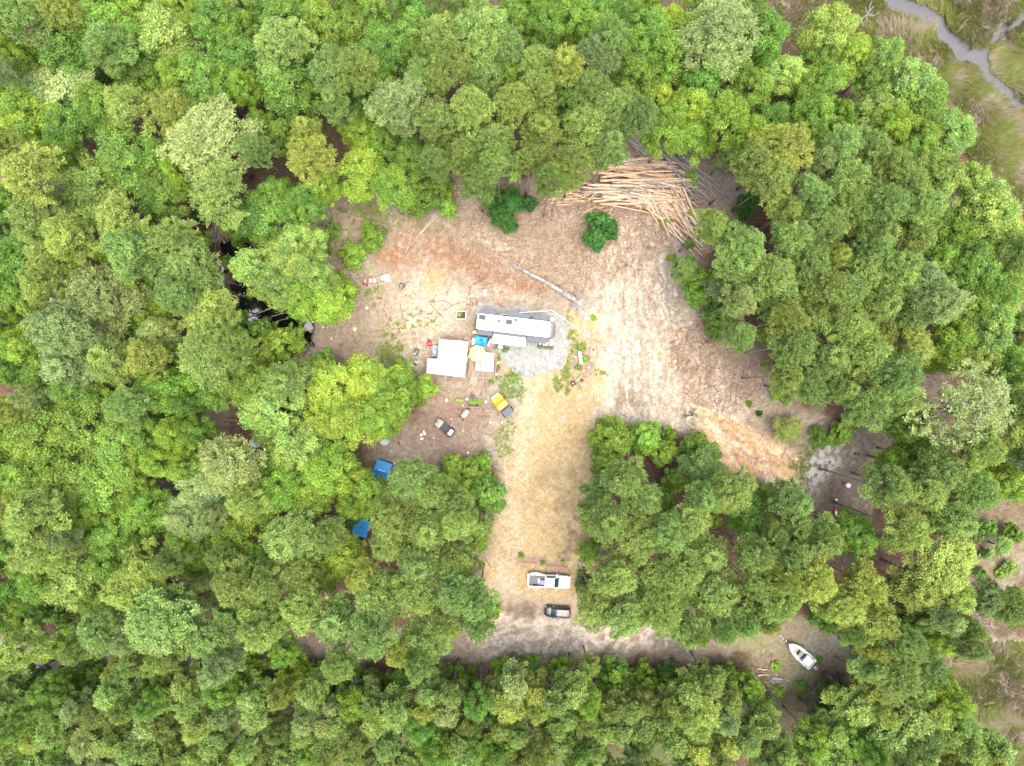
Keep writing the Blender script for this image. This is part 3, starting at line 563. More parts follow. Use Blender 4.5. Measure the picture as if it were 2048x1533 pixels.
HAND = """
35 30 50 P;110 75 55 g;190 45 60 b;250 85 45 g;320 50 62 l;415 30 45 g;392 28 30 y;440 65 30 y;470 110 45 g;15 100 36 b;88 172 74 w;205 80 48 P;270 140 58 g;395 150 56 t;180 195 42 g;
245 205 48 Y;335 215 44 Y;28 222 58 b;112 240 50 g;212 243 36 t;555 80 56 P;640 35 48 t;662 135 52 P;572 165 58 g;560 20 45 g;500 0 40 g;622 45 20 y 9;405 275 82 G;500 292 36 P;563 265 30 t;612 312 48 Y;
242 312 62 t;345 335 30 b;150 385 70 l;48 345 58 Y;310 382 48 t;432 388 58 P;522 420 56 g;232 442 50 Y;60 432 54 P;122 470 48 Y;244 500 54 P;322 480 50 P;388 478 22 b 8;40 492 46 g;545 380 34 g;600 402 36 g;
150 320 24 g 9;380 330 26 g;
700 50 46 t;760 85 52 g;740 15 40 g;830 40 46 g;880 65 48 P;958 52 58 P;1012 85 44 P;1030 25 44 t;1092 40 40 g;1150 15 44 b;1100 78 24 t 10;702 132 44 P;745 150 50 t;900 118 46 P;792 195 54 G;850 145 40 P;962 140 46 P;
878 232 48 P;940 212 46 P;1028 200 44 T;1080 172 46 T;1077 122 40 P;1133 128 42 Y;1085 255 42 T;980 275 44 P;922 302 38 P;994 318 36 P;1058 316 38 T;1150 318 44 T;1187 240 54 P;1230 205 50 P;1284 225 40 P;1180 170 42 T;1218 292 40 P;
716 335 50 y;787 362 44 b;820 305 40 g;712 252 38 b;762 272 30 t;838 388 32 g 10;878 365 26 b 9;896 412 18 b 5;985 388 24 d 6;1020 402 25 d 6;1056 402 16 d 5;1012 440 20 d 5;1000 425 20 d 6;1204 440 24 d 6;1192 474 22 d 5;1220 456 20 d 6;
1163 34 44 b;1135 60 34 b 13;1222 62 42 P;1198 104 44 G;1220 148 38 g;1257 88 38 g;1268 143 42 t;1306 55 48 g;1342 34 38 y;1342 102 46 g;1325 188 38 y;1345 250 44 b;1262 185 22 g 8;
1365 50 44 b;1450 52 72 G;1542 62 44 g;1570 137 42 l;1478 140 44 g;1512 168 42 t;1588 190 38 o 10;1384 205 42 y;1392 258 44 b;1458 228 52 b;1468 300 24 G 14;1578 290 52 Y;1512 325 44 P;1556 350 46 P;
1672 48 50 l;1708 102 46 y;1655 156 44 g;1649 112 32 t;1758 147 36 t;1840 165 56 l;1758 219 44 l;1796 235 38 b;1854 196 50 t;1862 242 42 t;1912 256 48 l;1845 286 40 t;1895 342 48 l;1693 290 44 P;1751 298 46 P;1707 350 46 P;
1792 328 44 P;1820 364 42 P;1632 386 44 P;1717 410 46 P;1782 404 44 P;1854 412 46 P;1656 446 46 P;1758 472 48 P;1843 462 46 P;1594 470 44 P;1929 456 42 b;1992 412 58 l;2016 462 44 l;1946 508 48 t;1430 446 34 P;1494 495 48 P;1502 403 22 d 7;1478 460 24 g 7;
20 520 46 g;86 520 48 Y;68 562 44 Y;164 527 46 y;190 598 70 G;104 656 60 G;22 602 44 t;122 734 52 G;16 690 44 b;68 746 44 g;130 783 40 g;178 773 34 y;214 722 48 P;240 536 48 g;358 528 58 P;266 560 42 t;342 582 44 P;316 604 32 y;403 626 58 Y;
306 664 36 w;282 718 42 Y;405 712 58 P;446 690 40 P;306 783 54 b;417 782 38 t;470 652 28 g 10;514 656 24 g 9;512 704 36 y 9;556 684 36 b 9;495 773 50 t;533 824 62 l;566 758 44 P;
500 535 46 l;572 520 50 l;600 588 48 b;650 602 46 b;590 478 42 l;545 572 42 l;660 575 34 b 10;615 540 42 l;
658 778 56 y;726 768 54 y;700 845 58 y;780 800 48 b;640 848 42 y;745 840 44 b;850 775 22 b 5;800 752 26 b 7;640 735 32 g 9;
55 880 64 t;145 850 64 t;228 880 58 t;110 958 64 t;190 968 60 t;34 968 52 t;250 930 42 t;275 862 40 t;
335 869 36 y;376 870 32 b;307 930 34 b;451 930 64 G;362 938 34 t;581 912 58 l;650 944 50 b;690 962 40 y;548 978 46 b;393 990 48 w;266 996 34 b;
1375 530 24 P 12;1400 556 26 b 7;1398 590 22 b 6;1444 630 26 g 8;1434 664 16 g 5;1491 532 46 P;1553 551 46 P;1567 590 44 P;1444 576 26 G 16;1582 640 40 Y;1594 692 44 P;1540 668 20 Y 12;1635 643 42 P;1662 720 48 P;1669 575 42 P;1626 586 24 P;
1702 580 42 P;1628 520 42 P;1734 544 46 P;1809 538 48 P;1760 500 36 P;1741 706 50 P;1707 652 46 P;1760 610 46 P;1826 692 52 Y;1861 568 48 G;1896 604 48 G;1843 622 42 P;1802 757 50 P;1751 812 46 P;1812 798 42 P;1922 668 38 y;1896 704 40 t;1997 655 50 l;
1964 535 50 t;2016 560 46 t;2010 600 40 l;1946 825 96 O;1843 912 42 b;1812 928 34 b;1896 945 48 P;1958 985 44 P;2030 975 38 b;1975 900 40 P;1790 980 46 P;2016 956 40 y;1856 986 46 P;1690 866 22 b 5;1580 862 26 Y 4;1640 868 14 g 3;
1408 908 34 b 9;1410 944 40 P 14;1467 986 48 P;1546 990 20 y 8;1590 1006 40 P;1360 960 24 b 9;
52 1040 58 P;62 1110 50 P;147 1040 38 y;190 1022 34 b;115 1160 74 l;68 1168 42 g;205 1075 48 g;205 1133 46 g;280 1040 48 b;273 1150 48 Y;239 1186 46 Y;359 1046 44 w;352 1082 30 y;388 1106 36 t;472 1075 54 b;581 1082 60 P;643 1150 40 b;686 1116 44 y;
376 1140 26 b 9;393 1200 38 w;461 1178 46 P;523 1178 44 P;308 1252 72 P;191 1270 48 P;410 1282 48 P;513 1270 48 P;598 1226 50 P;666 1246 50 P;34 1303 44 Y;98 1304 22 y 9;22 1240 44 g;137 1246 26 b 9;478 1358 38 y 9;574 1366 38 b 9;222 1350 22 Y 12;
730 992 44 b;700 1010 34 b;776 1092 42 P;852 1064 46 P;913 1047 44 P;962 1056 24 P 15;838 1126 46 P;913 1126 46 T;753 1204 50 P;835 1191 50 P;913 1191 48 P;954 1218 40 P;984 1228 16 y 5;955 1254 34 P;742 1276 50 P;848 1288 48 P;893 1256 38 P;954 1088 20 b 5;
820 965 46 P;860 985 40 P;905 935 24 y 6;945 945 24 y 6;965 925 18 b 4;972 990 36 g 9;930 985 30 y 7;900 1010 38 P;780 1040 46 P;
1214 1047 46 T;1272 1092 50 P;1340 1077 46 P;1234 1160 46 P;1323 1168 48 P;1196 1224 42 P;1255 1232 50 P;1323 1226 46 P;1172 1030 16 b 4;1180 1105 22 b 5;1165 1172 12 o 3;
1232 882 38 b 10;1296 878 32 b 9;1330 906 28 b 8;1252 962 44 P;1212 930 28 b 8;1290 1002 42 P;1200 985 30 P 14;1200 875 20 b 6;1340 870 14 b 5;1320 1005 30 g 10;
1382 1048 46 P;1427 1040 20 y 8;1512 1042 40 g;1601 1050 36 P;1416 1116 46 P;1518 1116 42 P;1597 1116 44 P;1655 1083 44 P;1724 1074 42 t;1826 1064 46 Y;1912 1040 46 P;1895 1132 74 Y;1843 1184 50 Y;1912 1190 44 Y;1365 1150 48 P;1433 1190 54 P;
1485 1226 48 P;1382 1259 46 P;1560 1218 44 P;1638 1168 44 Y;1741 1178 48 Y;1692 1216 46 Y;1758 1246 48 Y;1896 1294 28 y;1898 1368 20 y 9;1802 1355 50 P;1758 1338 42 P;1826 1440 50 P;1775 1482 50 P;1724 1416 44 P;1922 1414 34 b;1936 1458 36 l;
1956 1303 30 G;1997 1508 40 P;2030 1218 40 P;1673 1402 26 o 7;1650 1440 24 o 6;1640 1500 36 b;1500 1385 30 b 9;1462 1358 20 g 7;1400 1270 28 P;1450 1266 28 P;1500 1252 30 P;1540 1250 24 Y;1662 1240 28 g 9;1716 1276 26 P;1752 1302 28 Y;1424 1368 30 P 15;
1005 1345 20 b 6;1060 1345 22 g 7;1120 1350 26 b 8;1180 1340 20 Y 11;1230 1365 32 b 9;1290 1370 28 b 9;1350 1380 30 b 10;1340 1352 18 g 6;930 1375 24 g 9;880 1365 26 o 8;800 1372 28 g 8;750 1378 26 o 8;700 1370 26 g 8;640 1362 24 g 8;520 1375 22 g 8;330 1365 22 g 8;270 1372 24 g 8;180 1372 24 g 8;120 1372 26 b 8;40 1362 28 g 8
"""
OPEN = [[(610, 430), (630, 405), (700, 395), (760, 420), (860, 425), (885, 370), (925, 380), (985, 440), (1040, 450), (1090, 385), (1190, 345), (1250, 280), (1330, 292), (1420, 330), (1500, 385), (1480, 420), (1370, 480), (1365, 560), (1400, 630), (1470, 690), (1530, 760), (1600, 830), (1650, 830), (1700, 880), (1790, 850), (1780, 930), (1720, 1000), (1660, 1030), (1610, 990), (1560, 975), (1440, 950), (1380, 870), (1190, 850), (1175, 940), (1165, 1000), (1150, 1060), (1150, 1190), (1165, 1230), (1190, 1262), (1340, 1272), (1350, 1318), (1000, 1325), (890, 1310), (890, 1290), (985, 1260), (985, 1200), (965, 1110), (1005, 1020), (1005, 920), (960, 900), (850, 925), (790, 950), (740, 920), (820, 880), (850, 780), (700, 720), (600, 715), (620, 700), (700, 640), (640, 560)],
        [(1490, 1290), (1560, 1240), (1640, 1240), (1700, 1270), (1730, 1320), (1690, 1350), (1740, 1400), (1690, 1390), (1550, 1370), (1510, 1320)],
        [(1500, -60), (2150, -60), (2150, 420), (2040, 360), (1990, 350), (1950, 310), (1950, 250), (1870, 110), (1780, 60), (1720, 20), (1600, 30)], [(1570, 0), (1640, 0), (1640, 110), (1590, 100)],
        [(1930, 1330), (2060, 1260), (2150, 1260), (2150, 1600), (2040, 1540), (1960, 1440)], [(1935, 1030), (2100, 1010), (2100, 1190), (2000, 1180), (1950, 1060)],
        [(440, 470), (470, 480), (520, 560), (610, 640), (600, 690), (560, 650), (500, 640), (450, 580)], [(1340, 1310), (1480, 1300), (1480, 1330), (1340, 1325)]]
GAPS = [(150, 300, 26), (275, 283, 16), (465, 225, 16), (510, 328, 26), (658, 255, 20), (285, 428, 14), (345, 452, 26), (420, 830, 36), (310, 988, 34), (245, 985, 20), (95, 795, 26), (90, 1278, 20), (630, 1300, 22), (460, 1300, 12), (1118, 85, 20), (1265, 172, 14),
        (1105, 292, 14), (1720, 150, 14), (1765, 875, 30), (1860, 790, 24), (1720, 1120, 20), (1800, 1130, 12), (1600, 1440, 26), (1620, 1480, 20), (1360, 985, 24), (925, 1080, 14), (1535, 405, 16), (512, 885, 12), (768, 938, 16), (722, 1060, 16), (735, 880, 12), (772, 888, 10), (765, 950, 14), (440, 490, 20), (1690, 1000, 30), (1740, 960, 30)]
TREES = []
for t in HAND.replace('\n', '').split(';'):
    p = t.split()
    if len(p) >= 4: TREES.append([float(p[0]), float(p[1]), float(p[2]), p[3], float(p[4]) if len(p) > 4 else None])
def pip(x, y, P): 
    a = np.array([[x]]), np.array([[y]]); return float(sdpoly(a[0], a[1], P)[0, 0])
# fill the rest of the canopy between the placed crowns
rf = random.Random(4)
def region(x, y):
    if y > 1375: return (rf.uniform(24, 36), rf.choices('PYGTgbo', [7, 3, 2, 3, 1.5, 1.2, 1])[0])
    if x < 640 and y < 1250: return (rf.uniform(28, 46), rf.choices('PYGgtbyl', [3, 2, 2, 5, 3, 3, 1, 1])[0])
    if x < 1000 and y < 400: return (rf.uniform(28, 44), rf.choices('PGgtby', [4, 2, 4, 3, 2, .6])[0])
    if y < 280: return (rf.uniform(28, 44), rf.choices('Pgtbl', [2, 4, 3, 2, 1])[0])
    if x > 1860 and y < 760: return (rf.uniform(30, 46), rf.choices('lgtbP', [4, 1, 4, 1, 2])[0])
    return (rf.uniform(28, 44), rf.choices('PYGTgb', [7, 2, 2, 2, 1, 1])[0])
grid_c = [(t[0], t[1], t[2]) for t in TREES]
for _ in range(9000):
    x = rf.uniform(-30, 2078); y = rf.uniform(-25, 1560); r, c = region(x, y); ok = True
    for (a, b_, q) in grid_c:
        if (a-x)**2+(b_-y)**2 < ((.66 if y < 1375 else .58)*(r+q))**2: ok = False; break
    if not ok: continue
    for (a, b_, q) in GAPS:
        if (a-x)**2+(b_-y)**2 < (q+r*.85)**2: ok = False; break
    if not ok: continue
    for P in OPEN:
        if pip(x, y, P) < r*.8: ok = False; break
    if not ok: continue
    grid_c.append((x, y, r)); TREES.append([x, y, r, c, None])
# undergrowth: low bushes on the forest floor
for _ in range(230):
    x = rf.uniform(0, 2048); y = rf.uniform(0, 1533); k = 1; ok = True
    for P in OPEN:
        if pip(x, y, P) < 26: ok = False; break
    for (a, b_, q) in GAPS:
        if (a-x)**2+(b_-y)**2 < (q+12)**2: ok = False
    if 1262 < y < 1335 and x < 1700: ok = False
    if ok: TREES.append([x, y, rf.uniform(16, 26), rf.choice('gggbdot'), rf.uniform(2.6, 4.5)])
EXTRA_SHRUB = [(1690, 1262, 14, 'g', 3), (1712, 1285, 12, 'b', 2.2), (1740, 1310, 16, 'g', 4), (1655, 1236, 12, 'd', 3), (1728, 1345, 14, 'g', 3), (455, 620, 14, 'g', 3.5), (448, 590, 12, 'b', 2.5), (445, 520, 12, 'g', 3), (470, 478, 13, 'g', 4),(1985, 1060, 16, 'g', 3), (2010, 1095, 20, 'P', 4.4), (1975, 1110, 10, 'g', 2), (2025, 1140, 14, 'l', 2.4), (1960, 1075, 12, 'o', 2), (2005, 1150, 9, 'b', 1.5), (2035, 1070, 18, 'g', 4), (1990, 1180, 14, 'o', 2.5), (1965, 1150, 12, 'g', 2),(652, 500, 10, 'g', 1.5), (703, 506, 26, 'b', 3.5), (742, 472, 24, 'g', 4.5), (735, 455, 16, 'b', 3), (660, 462, 18, 'g', 2.5), (1500, 365, 8, 'b', 1.2), (1385, 350, 12, 'b', 1.4), (1375, 345, 8, 'g', 1.2), (1391, 368, 8, 'b', 1.2), (1330, 445, 8, 'b', 1.3), (1343, 443, 7, 'g', 1.2), (1383, 425, 8, 'b', 1.5),
               (1380, 488, 10, 'g', 1.6), (1188, 636, 6, 'b', .6), (1344, 515, 8, 'b', 1.2), (1165, 695, 8, 'b', 1.1), (1171, 718, 7, 'b', 1.0), (1158, 735, 6, 'g', .8), (1026, 756, 7, 'b', 1.0), (1043, 1113, 6, 'b', .9), (1086, 1127, 5, 'g', .6), (1126, 1125, 4, 'b', .7),
               (1165, 1150, 9, 'o', 1.2), (1168, 1178, 11, 'o', 1.4), (983, 764, 5, 'b', .7), (995, 716, 4, 'g', .7), (1560, 785, 16, 'b', 2.2), (1574, 800, 10, 'b', 1.5), (1530, 735, 6, 'b', .8), (1480, 703, 5, 'b', .8), (1500, 808, 6, 'g', .9), (1520, 828, 6, 'd', 1.2), (1670, 880, 14, 'b', 2), (1640, 885, 16, 'g', 1.4),
               (985, 960, 10, 'l', 2), (840, 800, 12, 'b', 2), (640, 520, 8, 'b', 1), (1690, 500, 8, 'g', 1), (1555, 1335, 10, 'b', 1), (1640, 1322, 7, 'g', .8), (1605, 1375, 12, 'g', 1.3), (1560, 1385, 12, 'b', 1.5), (1690, 1390, 22, 'o', 3), (1700, 1440, 20, 'b', 3), (905, 1035, 12, 'b', 2)]
for e in EXTRA_SHRUB: TREES.append(list(e))
# ------------------------------------------------------------------ labels that single each tree out
LM = [(530, 600, 'the dark pond'), (1290, 350, 'the log pile'), (1033, 650, 'the camper trailer'), (768, 935, 'the upper blue roof'), (722, 1058, 'the lower blue roof'), (1598, 1307, 'the white boat'), (1925, 95, 'the creek'),
      (1097, 1160, 'the white pickup'), (1110, 1222, 'the black car'), (1520, 900, 'the orange sand mound'), (0, 0, 'the top left corner'), (0, 766, 'the left edge'), (0, 1533, 'the bottom left corner'), (600, 1533, 'the left bottom edge'),
      (1150, 1533, 'the bottom edge'), (2048, 1533, 'the bottom right corner'), (2048, 700, 'the right edge'), (660, 0, 'the left top edge'), (1230, 0, 'the top edge'), (1000, 420, 'the dark bushes'), (1692, 970, 'the white barrel'),
      (740, 565, 'the wood frames'), (1000, 810, 'the yellow buggy'), (320, 1270, 'the hidden west track'), (1930, 830, 'the bare-limbed pine'), (1640, 620, 'the eastern pine edge')]
ORD = ['nearest', 'second nearest', 'third nearest', 'fourth nearest', 'fifth nearest', 'sixth nearest', 'seventh nearest', 'eighth nearest', 'ninth nearest', 'tenth nearest', 'eleventh nearest', 'twelfth nearest', 'thirteenth nearest', 'fourteenth nearest', 'fifteenth nearest', 'sixteenth nearest']
def dirword(dx, dy):
    if abs(dx) > 2.2*abs(dy): return 'right of' if dx > 0 else 'left of'
    if abs(dy) > 2.2*abs(dx): return 'below' if dy > 0 else 'above'
    return ('below ' if dy > 0 else 'above ')+('right of' if dx > 0 else 'left of')
buckets = {}
for t in TREES:
    x, y, r, c, h = t; fam = CL[c][2]
    if fam in 'PO': kind = 'pine' if not (y > 1375 and h is None) else 'young pine'
    else: kind = 'broadleaf tree' if (h is None or h > 4.6) else 'bush'
    size = 'small' if r < 30 else ('broad' if r > 52 else 'mid-sized')
    if kind == 'bush': size = 'little' if r < 10 else 'low'
    if kind == 'young pine': size = 'slender' if r < 30 else 'bushy'
    k = min(range(len(LM)), key=lambda i: (LM[i][0]-x)**2+(LM[i][1]-y)**2); dx, dy = x-LM[k][0], y-LM[k][1]
    if kind == 'bush' and h is not None and h <= 4.6: pass
    lab = '%s %s %s %s %s' % (size, CL[c][1], kind, dirword(dx, dy), LM[k][2]); t.append(kind); buckets.setdefault(lab, []).append((dx*dx+dy*dy, t))
for lab, L_ in buckets.items():
    L_.sort(key=lambda q: q[0])
    for i, (_, t) in enumerate(L_): t.append(lab if len(L_) == 1 else lab+', '+ORD[min(i, 15)])
GRP = {'pine': 'pines of the surrounding forest', 'young pine': 'young pines along the bottom edge', 'broadleaf tree': 'broadleaf trees of the surrounding forest', 'bush': 'bushes and undergrowth'}
NM = {'pine': 'pine_tree', 'young pine': 'young_pine_tree', 'broadleaf tree': 'broadleaf_tree', 'bush': 'bush'}
HS = {}
tr_ = random.Random(9)
from collections import Counter; print(Counter(t[5] for t in TREES))
for (x, y, r, c, h, kind, lab) in TREES:
    fam = CL[c][2]
    if h is None: h = {'pine': tr_.uniform(20, 25), 'young pine': tr_.uniform(14, 17.5)}.get(kind, tr_.uniform(13.5, 19))
    if fam == 'P': pool = YPINES if (kind == 'young pine' or h < 18) else PINES
    elif fam == 'O': pool = OPENP
    else: pool = SHRUBS if h < 4.7 else (LOWT if h < 11.5 else HARDS)
    pr = tr_.choice(pool); sz = h/pr['h']; zc = pr['zc']*sz
    w = W(x, y, zc); rw = r*1.2*(H-zc)/F; sx = rw/pr['R']; rz = tr_.uniform(0, 6.283)
    # the lean of the trunk moves the base a little
    gz = groundz(w.x, w.y) if h > 4 else groundz(*W(x, y)[:2])
    root = thing(NM[kind], (w.x, w.y, gz-.03), rz, lab, 'bush' if kind == 'bush' else 'tree', GRP[kind])
    if kind == 'bush': root['category'] = 'bush'
    e = tr_.uniform(.9, 1.1); root.scale = (sx*e, sx/e, sz)
    col = CL[c][0]; v = tr_.uniform(.86, 1.16); hu = tr_.uniform(-.08, .08)
    for nm, me in (('crown', pr['c']), ('trunk', pr['t'])):
        o = bpy.data.objects.new(nm, me); COL.objects.link(o); o.parent = root; o.color = (col[0]*v*(1+hu), col[1]*v, col[2]*v*(1-hu), 1)
# ------------------------------------------------------------------ bare dead trees
def dead_tree(px, py, h, spread, label, seed):
    rr = random.Random(seed); w = W(px, py, h*.8); root = thing('dead_tree', (w.x, w.y, groundz(w.x, w.y)), rr.uniform(0, 6), label, 'tree', 'bare dead trees')
    t = MB(); t.tube([(0, 0, -.2), (.1, .05, h*.5), (.25, -.1, h)], [.16, .11, .04], 7); t.build('trunk', M_PALEBARK, root, smooth=True)
    b_ = MB()
    for k in range(11):
        a = rr.uniform(0, 6.28); z = h*rr.uniform(.55, .98); l_ = spread*rr.uniform(.5, 1); p = Vector((0, 0, 0)).lerp(Vector((.1, .05, h*.5)), min(1, z/h*2)) if z < h/2 else Vector((.1, .05, h*.5)).lerp(Vector((.25, -.1, h)), z/h*2-1); pts = [p]
        for s in range(4):
            a += rr.uniform(-.5, .5); p = p+Vector((math.cos(a)*l_/4, math.sin(a)*l_/4, rr.uniform(0, .3))); pts.append(p)
        b_.tube(pts, [.06, .05, .035, .025, .012], 5)
        for s in (2, 3):
            a2 = a+rr.choice((-1, 1))*rr.uniform(.6, 1.1); q = pts[s]; b_.tube([q, q+Vector((math.cos(a2)*l_*.3, math.sin(a2)*l_*.3, .1))], [.03, .01], 4)
    b_.build('branches', M_PALEBARK, root, smooth=True)
for i, (px, py, h, s, lab) in enumerate([(2005, 965, 15, 2.6, 'bare white-limbed dead tree at the right edge among yellow-green leaves'), (1962, 1248, 14, 2.4, 'bare grey dead tree right of the broad yellow-olive pines'), (1868, 1245, 12, 2.2, 'bare twiggy dead tree among the yellow-olive pines above the right marsh'),
        (1890, 405, 12, 2.2, 'bare twiggy dead tree between pines and pale trees at right'), (60, 248, 11, 2.2, 'bare white-limbed dead tree below the white-tipped tree at upper left'), (790, 408, 8, 2.4, 'bare forked dead tree at the north edge of the clearing'), (1195, 975, 7, 2.0, 'bare pale dead tree at the right edge of the driveway'),
        (1735, 30, 9, 2., 'bare grey dead tree beside the marsh at top right'), (115, 545, 14, 1.8, 'bare grey dead tree among yellow-olive pines at left'), (712, 1370, 9, 2., 'bare curved dead tree just below the road')]):
    dead_tree(px, py, h, s, lab, i+(24 if i == 9 else 0))
# clump pines at the clearing edge with no crown yet are covered by the lists above
# ================================================================== LOGS
M_PEEL = M('peeled_log', (.70, .475, .305), .8, 0, 2.2, .28, .2); M_TAN = M('tan_log', (.62, .51, .38), .85, 0, 2.5, .25, .2); M_GLOG = M('weathered_log', (.36, .33, .31), .9, 0, 3, .25, .3); M_CUT = M('cut_end', (.68, .54, .36), .8, 0, 5, .12)
def log_mesh(name, mat, seed):
    rr = random.Random(seed); k = 6; mb = MB(); pts = [(-.5+i/k, rr.uniform(-.004, .004)*(1 if 0 < i < k else 0), rr.uniform(-.003, .003)) for i in range(k+1)]
    return pts, [(1-.45*i/k)*rr.uniform(.94, 1.06) for i in range(k+1)]
_logm = {}
def log(px0, py0, px1, py1, z, r, mat, label, group='logs of the pile', name='log'):
    a = W(px0, py0, z+r); b_ = W(px1, py1, z+r); L_ = (b_-a).length; c = (a+b_)/2; d = b_-a
    key = (mat.name, random.randrange(4), round(r, 2))
    if key not in _logm:
        pts, rs = log_mesh('log', mat, hash(key) % 999); mb = MB(); P = [(p[0]*10, p[1]*10, p[2]*10) for p in pts]; mb.tube(P, [q*r for q in rs], 9)
        n = len(mb.f); mb.mi[-1] = 1; mb.mi[-2] = 1; _logm[key] = mb.mesh('log', [mat, M_CUT if mat is not M_GLOG else M_GLOG], True)
    o = bpy.data.objects.new(name, _logm[key]); COL.objects.link(o); o.location = c; o.rotation_euler = d.to_track_quat('X', 'Z').to_euler(); o.scale = (L_/10, 1, 1)
    tag(o, label, 'log', group); return o
lr = random.Random(21)
def logzone(n, cxs, cys, sx, sy, rot, ang, asd, l0, l1, zmax, mats, label, group, rmin=.11, rmax=.2):
    c, s = math.cos(R(rot)), math.sin(R(rot))
    for i in range(n):
        while True:
            u, v = lr.uniform(-1, 1), lr.uniform(-1, 1)
            if u*u+v*v < 1: break
        x = cxs+u*sx*c-v*sy*s; y = cys+u*sx*s+v*sy*c; a = R(ang+lr.gauss(0, asd)); L_ = lr.uniform(l0, l1)/PX/2; z = zmax*lr.random()*(1-.6*(u*u+v*v))
        m = lr.choices([q[0] for q in mats], [q[1] for q in mats])[0]
        dz = lr.uniform(-.2, .2)
        word = {'peeled_log': 'peeled orange-brown', 'tan_log': 'pale tan', 'weathered_log': 'grey weathered'}[m.name]
        log(x-math.cos(a)*L_, y-math.sin(a)*L_, x+math.cos(a)*L_, y+math.sin(a)*L_, z, lr.choice((lr.uniform(rmin*.55, rmin), lr.uniform(rmin, rmax), lr.uniform(rmin, rmax*1.1))), m, '%s log %s' % (word, label), '%s logs %s' % (word, group))
PT = [(M_PEEL, 6), (M_TAN, 5), (M_GLOG, .8)]
logzone(100, 1278, 366, 92, 54, 2, 2, 7, 4, 9, 1.4, PT, 'lying crosswise in the middle of the log pile', 'in the middle of the pile', .13, .24)
logzone(30, 1265, 395, 90, 20, 6, 6, 16, 2.5, 6, .7, PT, 'on the lower side of the log pile', 'on the lower side of the pile', .08, .15)
logzone(58, 1346, 424, 72, 38, 47, 50, 10, 3, 8, .9, PT, 'fanned out down the right arm of the log pile', 'in the right arm of the pile', .12, .2)
logzone(12, 1330, 405, 40, 18, 20, 20, 12, 4, 8, .9, PT, 'where the pile turns toward its right arm', 'at the turn of the pile')
logzone(26, 1140, 394, 52, 16, -8, -10, 16, 2, 4.5, .4, [(M_PEEL, 5), (M_TAN, 4)], 'in the thin left tongue of the log pile', 'in the left tongue of the pile', .07, .13)
logzone(18, 1195, 428, 34, 20, -14, -18, 16, 1.5, 3.5, .3, [(M_PEEL, 3), (M_TAN, 4)], 'beside the right dark bush at the pile foot', 'at the pile foot', .06, .11)
logzone(22, 1292, 296, 44, 14, 34, 36, 9, 3, 7, .8, [(M_GLOG, 4), (M_TAN, 2), (M_PEEL, 1)], 'slanting at the top end of the log pile', 'at the top end of the pile', .09, .15)
logzone(40, 1376, 350, 62, 28, 42, 38, 9, 5, 12, .9, [(M_GLOG, 1)], 'stacked loosely on the right shoulder of the pile', 'on the right shoulder of the pile', .05, .12)
logzone(14, 940, 388, 44, 22, 30, 35, 30, 2, 6, .4, [(M_GLOG, 2), (M_PEEL, 2), (M_TAN, 1)], 'under the pines above the left dark bush', 'under the pines', .05, .11)
log(1060+1270/4.655, 240+545/4.655, 1060+1400/4.655, 240+548/4.655, 1.5, .17, M_PEEL, 'topmost peeled orange log poking right out of the pile', 'logs of the pile')
log(1365, 374, 1407, 468, 1.0, .19, M_PEEL, 'long peeled log slanting down the right rim of the pile', 'logs of the pile')
log(1296, 380, 1342, 480, .9, .18, M_PEEL, 'long peeled log crossing the right arm at its inner side', 'logs of the pile')
log(1345, 405, 1386, 478, .9, .18, M_PEEL, 'thick peeled log in the middle of the right arm', 'logs of the pile')
log(1200, 362, 1350, 358, 1.45, .2, M_PEEL, 'long straight peeled log lying level across the pile', 'logs of the pile')
log(1322, 300, 1390, 400, 1.2, .13, M_GLOG, 'long grey pole slanting over the right shoulder of the pile', 'logs of the pile')
